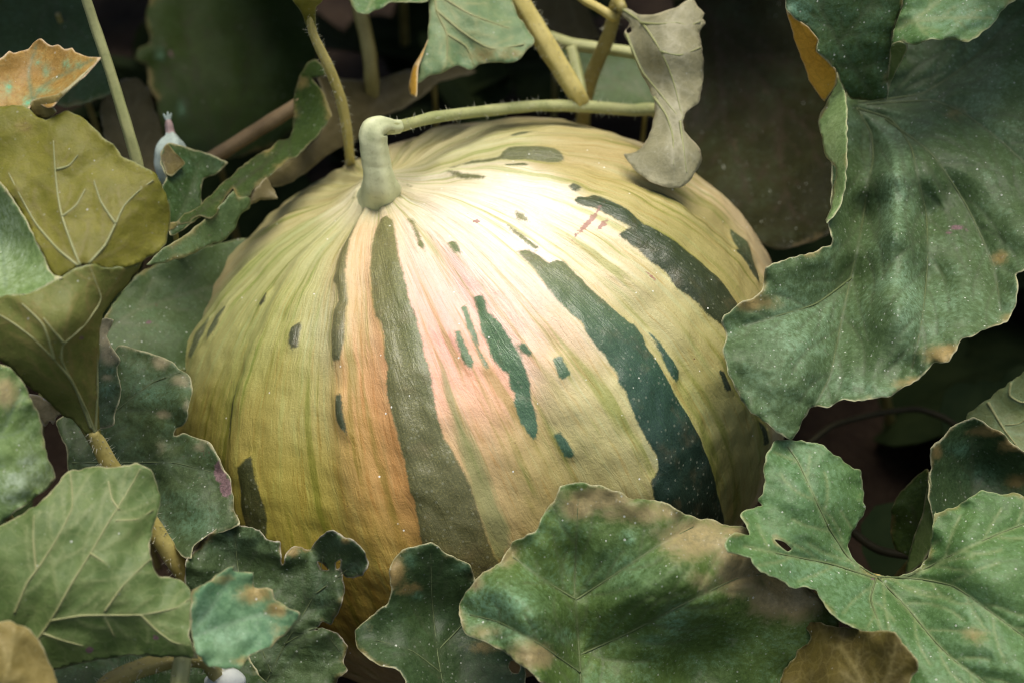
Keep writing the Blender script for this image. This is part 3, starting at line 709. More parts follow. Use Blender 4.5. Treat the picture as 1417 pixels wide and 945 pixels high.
M_TEAL = leaf_mat('leaf_teal_tip', top=((.075, .15, .095), (.13, .21, .13)), bloom=.6, bloomcol=(.19, .31, .23), yel=(.36, .26, .09), rim=(.34, .30, .16), specks=.3, vein=(.15, .24, .14))
M_RIGHTU = leaf_mat('leaf_right_under', under=((.105, .135, .055), (.14, .17, .075)), uvein=(.17, .25, .12), specks=.2, rim=(.16, .19, .09))
M_BROWNU = leaf_mat('leaf_brown_under', under=((.075, .062, .022), (.115, .095, .030)), top=((.05, .045, .02), (.08, .07, .03)), uvein=(.2, .17, .06), specks=.1, bloom=.2, trans=.22, rim=(.42, .40, .20))

# ---- right: the big dark leaf over the melon's flank
leaf('big dark green leaf with curled pale edge lying against the melon\'s right flank', [
 ('blade', dict(mat=M_BIG, step=3.6, ripple=.22, crumple=.14, quilt=.2, groove=.14, bulge=.75, ribs=1.5,
  out=[(1146,180),(1152,240),(1150,290),(1146,312),(1153,330),(1150,340),(1117,351),(1083,360),(1060,372),(1055,395),(1047,409),(1028,418),(1011,431),(998,446),(1006,467),(1000,484),(1008,513),(1018,540),(1035,567),(1056,581),(1076,598),(1096,608),(1110,584),(1123,564),(1147,562),(1167,552),(1184,555),(1208,551),(1232,549),(1249,537),(1276,520),(1293,503),(1313,500),(1332,469),(1347,464),(1374,452),(1393,445),(1403,429),(1409,405),(1406,381),(1424,370),(1475,335),(1530,230),(1525,80),(1470,-20),(1390,-50),(1310,-20),(1262,30),(1236,90),(1210,118),(1170,130)],
  ctl=[(1185,150,4.6),(1150,250,8.2),(1150,330,10.6),(1060,372,12.0),(1000,446,13.0),(1003,495,13.5),(1096,608,13.4),(1120,480,12.9),(1205,220,5.0),(1196,300,6.3),(1182,380,8.9),(1160,470,11.2),(1236,240,8.8),(1240,320,10.9),(1243,420,13.0),(1282,300,8.0),(1284,390,10.2),(1225,165,5.0),(1185,554,13.4),(1276,520,13.4),(1300,330,9.4),(1332,440,12.6),(1405,430,12.6),(1400,250,8.8),(1340,180,6.6),(1417,60,4.2),(1330,20,3.2),(1240,90,3.4),(1470,330,10.5),(1500,100,5)],
  veins=[[(1185,150),(1205,185),(1208,220),(1201,257),(1193,310),(1187,342),(1176,390),(1163,450),(1148,520),(1120,575)],[(1185,150),(1232,166),(1260,203),(1271,251),(1282,300),(1283,370),(1276,440),(1262,510)],[(1188,142),(1240,136),(1279,129),(1327,98),(1359,70),(1406,21),(1450,-10)],[(1200,145),(1290,140),(1330,155),(1390,200),(1450,260)],[(1225,165),(1290,215),(1340,290),(1375,370),(1385,430)],[(1178,385),(1130,420),(1085,435),(1030,450)]],
  yel=[(1310,490,34,16,1.0),(1385,358,14,12,.8),(1040,420,40,14,.8),(1260,530,30,10,.7),(1012,545,10,8,.5),(1400,440,20,8,.6),(1320,160,30,24,.35)],
  bloom=[(1238,260,24,80,.7),(1258,420,20,60,.7),(1100,460,60,50,.5),(1165,535,50,22,.5),(1320,420,40,30,.3)], purple=[(1325,315,15,5,.75),(1313,322,8,4,.7),(1338,320,6,3,.6)])),  # bloom along the ridge bands also paints their highlights
 ('rolled_edge', dict(mat=M_STRIP, step=3.6, ripple=.05, crumple=.05, quilt=0,
  out=[(1158,101),(1166,118),(1171,140),(1172,170),(1172,205),(1171,240),(1168,268),(1160,290),(1150,304),(1144,310),(1142,304),(1150,288),(1152,264),(1157,237),(1141,213),(1138,195),(1132,169),(1142,145),(1156,120)],
  ctl=[(1158,101,6.4),(1171,150,8.9),(1171,240,10.3),(1150,304,11.2),(1132,169,7.3),(1150,288,9.9),(1141,213,8.3),(1156,120,6.7)], sub=False))],
 stalk=root(1195,155,4.6,8,3,.07))
leaf('leaf in the corner above the big dark leaf, folded into two lobes with orange underside', [
 ('lobe', dict(mat=M_DARK, ripple=.1, out=[(1080,-40),(1086,0),(1089,15),(1104,28),(1118,38),(1132,56),(1129,70),(1141,82),(1156,97),(1164,115),(1177,136),(1200,139),(1227,137),(1231,95),(1236,42),(1248,8),(1252,-40),(1160,-70)],
  ctl=[(1086,0,9.6),(1132,56,9.4),(1160,100,8.4),(1180,136,6.8),(1227,137,6.8),(1232,80,8.0),(1248,8,9.0),(1165,40,9.0),(1160,-60,10.5)],
  veins=[[(1205,130),(1160,60),(1130,0),(1110,-40)],[(1160,92),(1190,95),(1232,80)],[(1160,60),(1190,25),(1220,-20)]], bloom=[(1100,12,14,14,.8),(1115,20,8,20,.5)])),
 ('folded_edge', dict(mat=M_ORSTRIP, under=False, step=4, ripple=.02, crumple=.04, teeth=.5, sub=False, quilt=0,
  out=[(1088,14),(1094,36),(1099,55),(1106,74),(1113,91),(1120,112),(1130,127),(1141,141),(1148,130),(1156,118),(1157,98),(1141,82),(1129,70),(1132,56),(1118,38),(1104,28)],
  ctl=[(1088,14,9.5),(1132,56,9.35),(1157,98,8.4),(1141,82,8.8),(1099,55,8.6),(1113,91,7.8),(1141,141,7.0)])),
 ('lobe', dict(mat=M_LIGHT, ripple=.25, crumple=.15, out=[(1234,64),(1246,58),(1263,64),(1286,55),(1303,56),(1314,54),(1341,58),(1359,46),(1375,34),(1382,20),(1405,0),(1425,-40),(1330,-90),(1255,-60),(1248,8),(1237,40)],
  ctl=[(1234,64,9.2),(1263,64,10.2),(1303,56,10.6),(1341,58,10.4),(1375,34,10.2),(1405,0,9.8),(1330,-80,9.5),(1250,-40,9.0),(1290,10,9.6),(1245,20,9.0)],
  veins=[[(1245,40),(1290,10),(1340,-40)],[(1250,30),(1320,25),(1370,25)]], bloom=[(1330,25,50,25,.6)])),
 ('folded_edge', dict(mat=M_UND, under=True, step=4, ripple=.0, crumple=.02, teeth=.4, sub=False, quilt=0,
  out=[(1234,62),(1244,58),(1255,62),(1254,72),(1247,86),(1239,102),(1233,115),(1229,126),(1226,137),(1227,118),(1230,96),(1231,80)],
  ctl=[(1234,62,9.2),(1255,62,9.9),(1233,115,7.6),(1226,137,6.9)]))], stalk=[(1165,-62,10.2,6),(1180,-110,9,7),(1230,-170,4,8),(1290,-150,-6,8),(1330,20,-22,8)])

# ---- bottom right
leaf('broad pale green lobed leaf with a small hole, lying beyond the melon\'s lower right', [
 ('blade', dict(mat=M_LIGHT, step=3.6, ripple=.14, crumple=.10, quilt=.2, groove=.14, bulge=.45, ribs=1.5,
  out=[(1073,610),(1088,607),(1107,610),(1137,614),(1149,625),(1162,633),(1177,645),(1191,651),(1194,666),(1195,695),(1199,705),(1192,717),(1177,740),(1175,755),(1178,768),(1190,780),(1207,793),(1224,796),(1252,795),(1273,785),(1284,768),(1289,748),(1293,711),(1306,706),(1327,698),(1343,686),(1360,678),(1391,684),(1406,681),(1420,688),(1475,705),(1525,800),(1500,925),(1420,1010),(1310,1040),(1225,1000),(1205,940),(1200,890),(1201,876),(1180,866),(1165,860),(1152,850),(1144,842),(1137,830),(1129,818),(1113,810),(1099,814),(1080,802),(1063,794),(1046,785),(1039,771),(1008,764),(1004,752),(1012,739),(1022,736),(1037,739),(1035,729),(1025,712),(1033,704),(1054,699),(1049,692),(1055,683),(1058,666),(1056,649),(1063,625)],
  ctl=[(1215,798,14.0),(1075,612,13.6),(1137,614,13.0),(1192,660,12.5),(1118,690,15.0),(1170,745,13.7),(1010,752,17.0),(1060,760,16.0),(1040,710,14.6),(1100,810,15.8),(1165,858,16.2),(1201,876,16.6),(1190,830,14.9),(1292,715,13.2),(1360,680,13.2),(1420,690,13.6),(1330,770,15.2),(1285,850,14.9),(1400,850,16.4),(1320,930,16.8),(1225,1000,16.6),(1225,920,16.2),(1500,850,16),(1285,770,13.6)],
  veins=[[(1215,798),(1178,775),(1150,735),(1128,690),(1105,640),(1090,618)],[(1215,798),(1255,797),(1310,771),(1377,740),(1430,720)],[(1215,798),(1259,845),(1293,886),(1320,913),(1354,937),(1400,980)],[(1225,798),(1276,801),(1320,811),(1360,838),(1411,876),(1460,910)],[(1212,800),(1205,828),(1222,880),(1240,940)],[(1212,800),(1150,780),(1090,768),(1030,755)]],
  holes=[[(1072,746),(1085,749),(1096,759),(1091,763),(1080,755)]], yel=[(1350,880,26,18,.55),(1190,690,8,14,.3)], bloom=[(1110,660,50,60,.45),(1130,790,60,30,.5),(1180,830,40,30,.5),(1330,900,80,60,.3)], purple=[(1208,800,6,4,.7)]))],
 stalk=root(1216,800,13.8,6,5))
leaf('brown-olive leaf tip with wavy pale rim under the broad pale lobed leaf', [
 ('blade', dict(mat=M_BROWNU, under=True, ripple=.15, out=[(1113,863),(1131,860),(1152,866),(1180,868),(1201,873),(1220,872),(1237,873),(1250,888),(1257,897),(1268,910),(1270,925),(1262,938),(1256,952),(1250,1010),(1150,1030),(1090,990),(1080,940),(1085,925),(1100,908),(1103,898),(1117,890),(1121,880)],
  ctl=[(1113,863,14.2),(1201,873,17.6),(1150,868,15.4),(1237,873,18.6),(1270,925,19.0),(1080,938,15.0),(1160,930,17.0),(1250,1010,19),(1100,990,16.5)], veins=[[(1200,1000),(1190,940),(1160,890)],[(1200,1000),(1230,930),(1240,890)]]))],
 stalk=root(1180,1000,16.4,6,4))
leaf('dark cupped leaf with yellowed pale rim rising behind the broad pale lobed leaf', [
 ('blade', dict(mat=M_CUP, ripple=.1, out=[(1287,620),(1302,608),(1316,591),(1347,577),(1365,587),(1388,600),(1403,615),(1420,626),(1465,650),(1480,740),(1400,760),(1310,740),(1292,720),(1286,690),(1285,662),(1289,645)],
  ctl=[(1287,620,11.0),(1347,577,10.6),(1403,615,10.8),(1465,650,11),(1350,660,8.8),(1290,710,11.2),(1400,740,10.5)], yel=[(1375,596,34,10,.9),(1398,614,20,14,.9),(1296,625,10,14,.7),(1405,665,18,14,.7)], bloom=[(1330,622,16,10,1.0),(1360,655,30,16,.6)], veins=[[(1350,740),(1345,660),(1345,600)],[(1350,740),(1400,680),(1430,650)]], rimw=2.6)),
 ('folded_edge', dict(mat=M_UND, under=True, step=4, ripple=.0, crumple=.03, teeth=.5, sub=False, quilt=0, out=[(1285,652),(1282,675),(1276,710),(1262,750),(1252,795),(1276,778),(1290,752),(1294,712),(1289,690),(1287,665)],
  ctl=[(1285,652,11.0),(1294,712,11.3),(1276,710,10.2),(1252,795,9.6),(1285,770,10.9)]))], stalk=root(1345,735,9.0,6,3))
leaf('dim green leaf edge in the dark gap left of the cupped leaf', [
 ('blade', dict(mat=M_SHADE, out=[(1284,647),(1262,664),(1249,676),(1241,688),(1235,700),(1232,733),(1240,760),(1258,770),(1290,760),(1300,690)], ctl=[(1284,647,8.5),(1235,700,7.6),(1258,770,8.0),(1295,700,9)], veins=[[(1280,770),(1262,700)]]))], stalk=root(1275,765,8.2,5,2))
leaf('veined olive-green leaf underside behind the cupped leaf at the dark gap', [
 ('blade', dict(mat=M_RIGHTU, under=True, ribs=2.2, ripple=.05, out=[(1455,488),(1417,515),(1390,534),(1365,553),(1336,577),(1342,600),(1370,625),(1425,650),(1480,650),(1500,540)],
  ctl=[(1417,515,8.2),(1336,577,7.4),(1370,625,8.2),(1450,640,9),(1455,488,8.8),(1410,570,7.9)], veins=[[(1367,556),(1378,575),(1391,596),(1405,614),(1425,640)],[(1399,529),(1397,546),(1412,556),(1440,556)],[(1440,556),(1412,585),(1391,588)]]))], stalk=root(1425,640,8.5,6,2))

# ---- bottom centre
leaf('broad green leaf with scorched tan and yellow edge rising in front of the melon', [
 ('blade', dict(mat=M_FRONT, step=3.6, ripple=.2, crumple=.10, quilt=.2, groove=.12, bulge=.55, ribs=1.4, rimw=2.4,
  out=[(776,672),(793,668),(809,668),(846,676),(876,689),(914,693),(950,711),(970,717),(988,718),(1001,725),(1033,729),(1060,742),(1085,780),(1120,812),(1140,834),(1162,858),(1150,890),(1100,940),(1020,990),(900,1020),(800,1010),(761,950),(746,942),(731,926),(720,919),(704,906),(687,896),(670,887),(643,876),(636,855),(636,835),(646,818),(660,799),(670,791),(690,779),(704,760),(711,749),(741,735),(751,713),(768,689)],
  ctl=[(776,672,16.0),(846,676,15.9),(914,693,15.7),(988,718,14.6),(1060,742,14.0),(1120,812,14.0),(1150,855,13.6),(636,840,15.9),(700,765,15.8),(690,895,17.2),(750,940,18.0),(735,855,18.2),(790,815,15.5),(800,760,15.8),(800,880,15.2),(805,960,16.0),(870,760,16.2),(900,850,16.9),(960,835,16.7),(1040,800,15.4),(860,920,14.9),(950,900,13.4),(1050,880,13.6),(1000,970,13.2),(900,1010,15)],
  veins=[[(806,1000),(803,930),(799,870),(795,825),(797,760),(800,690)],[(796,830),(850,795),(910,755),(960,728)],[(803,905),(870,875),(940,838),(1020,800),(1080,790)],[(795,828),(750,800),(710,770)],[(803,930),(745,890),(690,860),(650,850)]],
  yel=[(830,690,62,18,1.0),(890,708,70,20,.85),(965,745,60,34,.95),(1030,775,50,52,1.1),(1090,820,60,40,1.2),(800,700,30,20,.9),(700,765,26,22,.85),(735,905,36,24,.9),(672,875,30,14,.6),(1020,735,40,10,.9),(655,805,18,14,.6),(975,800,30,30,.5)],
  bloom=[(690,838,50,26,1.0),(710,875,50,22,.7),(780,880,14,10,.8),(860,790,50,30,.45),(935,860,16,22,.9),(905,885,22,8,.7),(1010,785,14,16,.8),(870,745,10,10,.7)]))],
 stalk=root(806,1000,16.2,7,2))
leaf('dark cupped leaf with a yellowed left edge below the melon', [
 ('blade', dict(mat=M_CUP, ribs=1.0, ripple=.12, rimw=2.4, out=[(596,751),(606,756),(616,765),(624,769),(649,780),(658,801),(690,840),(722,905),(728,935),(720,980),(640,1010),(565,985),(561,945),(554,927),(543,923),(527,921),(512,912),(499,902),(493,889),(491,872),(510,855),(527,841),(538,832),(541,813),(538,792),(543,777),(556,761)],
  ctl=[(596,751,15.3),(556,761,15.4),(540,800,15.3),(650,781,14.8),(660,800,14.6),(538,832,15.0),(491,872,14.6),(527,921,16.2),(560,940,16.4),(600,850,13.7),(640,880,13.7),(700,900,14.2),(620,970,15.0),(720,960,14.8)],
  yel=[(548,790,16,26,.95),(565,815,20,12,.7),(575,812,14,8,.8),(668,895,36,12,.55),(510,870,14,14,.3)], bloom=[(577,822,8,6,1.0),(567,776,8,8,.8),(640,785,12,6,.6)], holes=[[(706,915),(714,913),(720,922),(717,931),(709,930),(704,922)]],
  veins=[[(620,985),(605,900),(598,830),(596,765)],[(605,900),(650,850),(655,800)],[(610,930),(570,900),(520,885)]]))], stalk=root(620,985,15,6,2))
leaf('small crumpled leaf with ragged brown rim and two small holes against the melon', [
 ('blade', dict(mat=M_CRINK, ribs=1.0, step=4, ripple=.3, crumple=.26, quilt=.18, teeth=1.6, rimw=2.4,
  out=[(257,781),(271,757),(288,740),(310,724),(339,727),(359,733),(367,744),(386,750),(389,768),(391,781),(394,766),(407,753),(416,755),(430,760),(436,749),(443,741),(454,736),(471,738),(478,743),(493,750),(502,758),(509,779),(502,795),(487,800),(478,796),(472,789),(474,800),(478,813),(473,825),(471,838),(466,851),(457,865),(447,861),(441,865),(436,871),(446,867),(464,876),(474,883),(481,893),(476,910),(480,927),(468,938),(462,955),(420,1000),(320,1000),(275,930),(258,850)],
  ctl=[(310,724,12.8),(257,790,13.5),(360,735,13.4),(386,765,13.8),(410,755,14.2),(454,737,15.2),(508,779,15.6),(480,795,14.8),(440,800,14.0),(400,830,13.8),(474,820,14.6),(455,862,14.4),(480,893,14.2),(475,930,14.2),(400,920,13.6),(320,830,13.4),(340,960,14),(420,1000,14)],
  veins=[[(360,960),(395,890),(425,840),(440,810),(448,760)],[(395,890),(440,868),(470,900)],[(375,930),(345,850),(330,790),(325,740)],[(438,820),(465,800),(495,775)]],
  holes=[[(440,777),(447,780),(454,788),(446,787)],[(464,778),(471,774),(470,785),(465,787)]], bloom=[(445,822,10,22,.9),(490,785,14,8,.8),(470,752,20,8,.6),(330,750,30,16,.5)], yel=[(405,762,12,10,.8),(478,748,8,6,.7)], purple=[(420,830,14,40,.36)]))],
 stalk=root(365,955,13.6,5,3))

# ---- left
leaf('dark blotched leaf with a mauve patch on its edge, tucked against the melon\'s left side', [
 ('blade', dict(mat=M_BLOTCH, ribs=1.2, ripple=.15, crumple=.16, quilt=.2, out=[(165,478),(197,486),(212,490),(229,495),(246,507),(265,526),(265,547),(260,568),(257,584),(244,594),(241,602),(252,599),(268,604),(289,610),(296,622),(303,633),(311,651),(320,663),(322,685),(325,706),(331,725),(310,735),(285,742),(268,754),(264,771),(250,768),(237,745),(190,720),(130,690),(95,655),(93,626),(78,583),(110,560),(140,520)],
  ctl=[(197,486,8.6),(265,530,10.4),(245,600,10.6),(300,630,11.7),(325,700,12.6),(264,771,13.6),(180,600,9.8),(120,560,8.6),(90,640,8.8),(190,720,11.6),(250,680,11.8)],
  veins=[[(100,640),(170,640),(240,640),(300,655)],[(110,630),(160,570),(210,530),(250,515)],[(110,650),(180,690),(240,740)]],
  yel=[(222,502,14,12,.9),(250,525,18,12,.7),(225,573,14,8,.8),(258,560,8,14,.6),(222,618,12,16,.5),(275,618,14,8,.5)], bloom=[(215,545,22,20,.6),(270,720,30,24,.7),(200,540,14,24,.5),(255,690,30,12,.4)], purple=[(305,652,9,17,1.2),(313,674,10,15,1.0)]))],
 stalk=root(105,640,8.8,6,2))
leaf('smooth dull green leaf squeezed between the melon\'s left side and a curled leaf', [
 ('blade', dict(mat=M_MIDL, out=[(140,500),(145,440),(172,400),(190,380),(225,362),(300,338),(360,330),(370,380),(330,440),(290,500),(230,520),(190,510)],
  ctl=[(150,480,6.8),(200,375,4.6),(340,340,1.6),(270,430,4.4),(220,490,6.2),(330,440,3.0)], veins=[[(150,455),(190,430),(240,412),(300,395)]], yel=[(190,470,20,12,.3)], purple=[(206,446,6,3,.9),(200,468,5,3,.6),(168,460,4,3,.5)]))], stalk=root(160,470,6.6,5,2))
leaf('narrow brown-edged leaf showing behind the funnel-shaped leaf', [
 ('blade', dict(mat=M_BLOTCH, step=4, out=[(142,441),(157,442),(151,455),(148,465),(156,482),(165,497),(162,508),(165,525),(168,545),(161,562),(159,580),(158,588),(144,593),(110,592),(95,540),(100,470)], ctl=[(157,442,11.4),(165,497,12.2),(168,545,12.4),(144,593,12.2),(100,520,11.2)], yel=[(148,462,14,26,1.2),(152,490,16,16,1.0),(150,522,10,6,.8)], bloom=[(152,513,5,5,1),(148,540,10,8,.7)], veins=[[(110,590),(130,520),(150,470)]]))], stalk=root(112,585,11.4,5,2))
leaf('olive funnel-shaped leaf seen from its veined underside, with a thick yellow stalk', [
 ('blade', dict(mat=M_OLIVE2, under=True, ribs=2.4, ripple=.04, crumple=.05, rimw=2.4, rim=[[(0,410),(32,408),(53,401),(85,384),(106,371),(127,366),(146,371),(169,370),(197,361)]],
  out=[(-30,412),(0,410),(32,408),(53,401),(70,392),(85,384),(106,371),(127,366),(146,371),(169,370),(197,361),(190,374),(175,396),(152,418),(143,436),(138,465),(136,507),(135,549),(138,588),(140,604),(126,606),(112,592),(99,581),(85,573),(59,549),(36,532),(21,515),(0,498),(-30,475)],
  ctl=[(0,410,20.0),(53,401,20.2),(106,371,19.8),(169,370,18.8),(197,361,18.2),(142,436,18.4),(136,507,17.4),(130,600,16.2),(85,573,17.2),(0,498,19.2),(60,470,20.2),(105,440,20.2),(100,520,18.6)],
  veins=[[(132,600),(118,565),(98,525),(75,497),(45,467),(15,445),(-20,425)],[(126,592),(106,540),(86,500),(87,478),(115,452),(135,425),(140,412),(133,392),(124,368)],[(132,600),(135,540),(134,480)],[(75,497),(60,450),(30,420)],[(88,474),(60,440)]], purple=[(113,468,4,3,1.0)])),
 ('lobe', dict(mat=M_OLIVE, under=True, ribs=2.2, ripple=.06, crumple=.08, rimw=2.4, rim=[[(0,146),(32,146),(63,167),(82,157),(95,154),(118,167),(131,178),(148,195),(157,200),(169,217),(201,232),(218,245),(230,270),(236,294),(235,313),(229,338),(216,351),(197,361)]],
  out=[(-30,150),(0,146),(32,146),(42,154),(63,167),(72,162),(82,157),(95,154),(118,167),(131,178),(148,195),(157,200),(169,217),(185,225),(201,232),(218,245),(230,270),(236,294),(235,313),(229,338),(216,351),(197,361),(169,371),(146,372),(127,367),(106,371),(85,384),(74,381),(57,347),(42,317),(21,281),(0,254),(-30,225)],
  ctl=[(0,146,17.2),(63,160,17.4),(118,167,17.6),(169,217,18.0),(218,245,17.6),(236,294,17.4),(229,338,17.8),(197,361,18.2),(127,367,19.6),(85,384,19.8),(40,315,18.6),(0,254,18.0),(100,270,18.4),(170,300,18.6)],
  veins=[[(112,370),(98,335),(86,300),(80,270),(76,230),(74,195)],[(118,370),(145,340),(160,310),(172,285),(195,262),(212,250)],[(108,368),(80,345),(50,310),(30,275),(12,240)],[(78,235),(95,230),(108,215)],[(86,300),(105,285),(118,262)],[(160,310),(140,280),(130,250)]], yel=[(30,175,16,18,.4)], bloom=[])),
 ('inner_face', dict(mat=M_PALEBL, ripple=.02, crumple=.05, sub=False, out=[(-30,220),(0,253),(21,281),(42,317),(57,347),(74,381),(86,384),(70,392),(53,402),(32,408),(0,411),(-30,412)],
  ctl=[(0,254,17.9),(42,317,18.5),(80,383,19.6),(32,408,19.9),(0,411,19.8),(-20,330,16.6),(15,340,17.2)], veins=[[(-20,240),(0,320),(8,400)]], bloom=[(10,330,20,60,.4)]))],
 stalk=[(128,596,16.2,7),(136,612,15.8,11),(150,640,15.3,12),(170,668,14.6,12.5),(195,702,13.9,12.5),(222,745,13.2,12.5),(245,780,12.6,12.5),(268,812,12.0,12.5),(300,870,11,12),(330,960,8,12),(350,1060,2,12)], stalk_mat_=STALK_Y, hair=500)
leaf('curled dry orange leaf with toothed rim and green specks above the funnel-shaped leaf', [
 ('blade', dict(mat=M_ORANGE, step=4, ripple=.05, crumple=.1, teeth=.8, sub=False, rimw=2.8, out=[(-35,95),(0,82),(6,77),(13,70),(19,73),(38,68),(46,59),(56,54),(63,59),(72,64),(80,63),(89,69),(100,66),(104,71),(121,79),(139,80),(131,91),(110,112),(89,131),(72,148),(66,150),(58,146),(46,139),(40,152),(32,148),(0,150),(-35,155)],
  ctl=[(0,82,16.0),(56,54,15.6),(100,66,16.2),(139,80,17.4),(110,112,17.6),(72,148,17.6),(46,139,16.4),(0,148,16.4),(50,100,15.6),(85,105,16.2)], veins=[[(46,138),(60,120),(95,100),(130,82)],[(44,135),(40,100),(50,65)]],
  bloom=[(52,88,4,5,1),(64,98,5,9,1),(92,90,5,6,1),(12,120,4,8,1),(40,142,9,7,1),(110,90,4,4,.9),(60,125,12,5,.7)], yel=[(40,95,40,22,.5)])),
 ('folded_edge', dict(mat=M_TAN, under=True, step=4, ripple=.02, crumple=.05, sub=False, teeth=.4, out=[(139,80),(128,92),(108,113),(88,132),(72,148),(78,155),(66,166),(52,164),(40,153),(44,140),(58,135),(76,132),(95,120),(115,102),(131,88)], ctl=[(139,80,17.45),(108,113,17.8),(72,148,17.75),(45,140,17.0),(60,164,16.9),(76,132,17.7)], yel=[(60,150,20,14,.3)]))],
 stalk=root(10,140,15.8,5,2))
leaf('pale mottled blurred leaf below the funnel-shaped leaf', [
 ('blade', dict(mat=M_PALEBL, ripple=.1, out=[(-60,510),(-20,500),(0,504),(13,507),(24,518),(35,533),(47,560),(55,575),(61,602),(66,632),(75,650),(77,662),(65,676),(53,686),(30,702),(0,724),(-40,740),(-80,640)], ctl=[(0,504,19.6),(35,533,19.2),(61,602,18.6),(77,660,18.2),(0,724,19.6),(-60,620,20.6),(10,610,19.8)], yel=[(8,540,22,30,.8)], bloom=[(20,665,16,12,1),(35,640,10,8,.9),(10,690,14,8,.7)], veins=[[(-50,650),(0,600),(30,540)]]))], stalk=root(-45,650,20,6,3))
leaf('large light green leaf underside with a net of veins and a toothed teal flap', [
 ('blade', dict(mat=M_UND, under=True, ribs=1.9, ripple=.06, crumple=.08, quilt=.12, rimw=2.4, out=[(-40,740),(0,727),(21,716),(53,697),(74,676),(91,654),(108,649),(127,645),(148,646),(169,644),(190,640),(203,645),(212,655),(218,674),(222,687),(220,704),(214,725),(209,744),(208,766),(212,785),(220,796),(233,798),(250,802),(262,815),(266,836),(264,863),(263,882),(270,899),(276,912),(260,909),(212,908),(184,906),(159,909),(127,915),(95,922),(60,930),(0,935),(-50,900),(-70,800)],
  ctl=[(0,727,20.2),(74,676,19.4),(127,645,18.8),(203,645,18.6),(222,690,18.6),(209,755,19.4),(250,802,19.6),(266,836,20.0),(264,880,20.2),(276,912,20.0),(184,906,19.6),(76,925,19.8),(-40,850,20.6),(100,790,20.6),(180,830,20.4),(150,720,19.8)],
  veins=[[(52,884),(75,850),(100,805),(125,765),(150,722),(170,690),(185,665),(194,648)],[(70,858),(115,851),(195,850),(245,840),(265,826)],[(20,848),(38,805),(55,782),(80,742),(100,700),(97,652)],[(50,790),(46,745),(47,712)],[(195,850),(215,870),(240,888),(262,892)],[(58,875),(85,885),(115,893)],[(145,852),(158,880)],[(145,845),(170,810),(200,780),(212,770)],[(165,705),(155,690),(150,665)],[(125,765),(148,780)],[(160,720),(190,718),(212,705)]], purple=[(124,899,6,5,1.1),(215,882,5,4,1.0)], bloom=[])),
 ('toothed_flap', dict(mat=M_TEAL, step=4, ripple=.15, crumple=.12, teeth=1.2, sub=False, rimw=2.6, out=[(266,818),(288,804),(307,789),(325,782),(322,790),(349,791),(350,803),(352,811),(377,815),(379,826),(396,838),(415,849),(407,863),(390,880),(373,896),(352,903),(341,911),(333,926),(316,925),(290,921),(276,911),(269,898),(264,876),(264,847)],
  ctl=[(266,818,19.7),(264,876,20.1),(276,911,20.0),(325,784,18.8),(377,815,18.6),(415,849,18.4),(373,896,19.0),(333,926,19.6),(320,850,19.2)], yel=[(352,820,26,16,.9),(385,842,18,12,.9),(310,800,24,10,.6),(335,915,18,10,.7),(390,870,20,14,.4)], bloom=[(285,860,18,36,.7),(320,880,50,14,.6)], veins=[[(268,880),(310,865),(360,850),(405,848)],[(268,870),(300,830),(320,795)]]))],
 stalk=[(52,886,19.9,4),(40,905,19.2,7),(20,950,18,8),(0,1040,14,8),(-10,1250,2,8)])
leaf('blurred tan leaf edge overlapping the corner of the veined leaf underside', [
 ('blade', dict(mat=M_TAN, under=True, ripple=.05, out=[(-50,870),(0,859),(13,858),(38,869),(54,884),(66,910),(75,930),(84,960),(80,1020),(-50,1030)], ctl=[(0,859,22.4),(54,884,22.2),(84,960,22.0),(-50,1000,22.6),(20,940,22.8)], veins=[[(-20,1000),(10,930),(20,870)]]))], stalk=root(-10,1010,22,6,4))
leaf('dark green leaf in shade under the veined leaf underside, beside a white pebble', [
 ('blade', dict(mat=M_DARK, out=[(60,915),(95,905),(184,895),(280,895),(335,900),(346,910),(355,928),(372,948),(390,1010),(250,1060),(80,1040),(50,970)], ctl=[(60,915,15.0),(184,895,14.4),(335,900,14.8),(372,948,15.4),(250,1040,17),(80,1020,17)], yel=[(352,925,8,20,.3)], veins=[[(200,1030),(180,960),(150,910)],[(200,1030),(280,960),(340,910)]]))], stalk=root(200,1030,16.2,6,3))
t_ = thing('dry_leaf_scrap', 'small cream dry leaf scrap caught beside the funnel leaf\'s stalk', 'leaf scrap', at(62,570,15.6))
patch('blade', t_, leaf_mat('leaf_scrap', top=((.42, .36, .24), (.58, .50, .36)), bloom=.1, rim=(.6, .52, .4), brown=.8), [(40,545),(55,548),(66,554),(84,572),(78,578),(73,588),(69,583),(62,590),(56,580),(48,566)], [(40,545,16.2),(84,572,15.8),(62,590,15.2),(55,560,15.9)], step=3.5, sub=False)

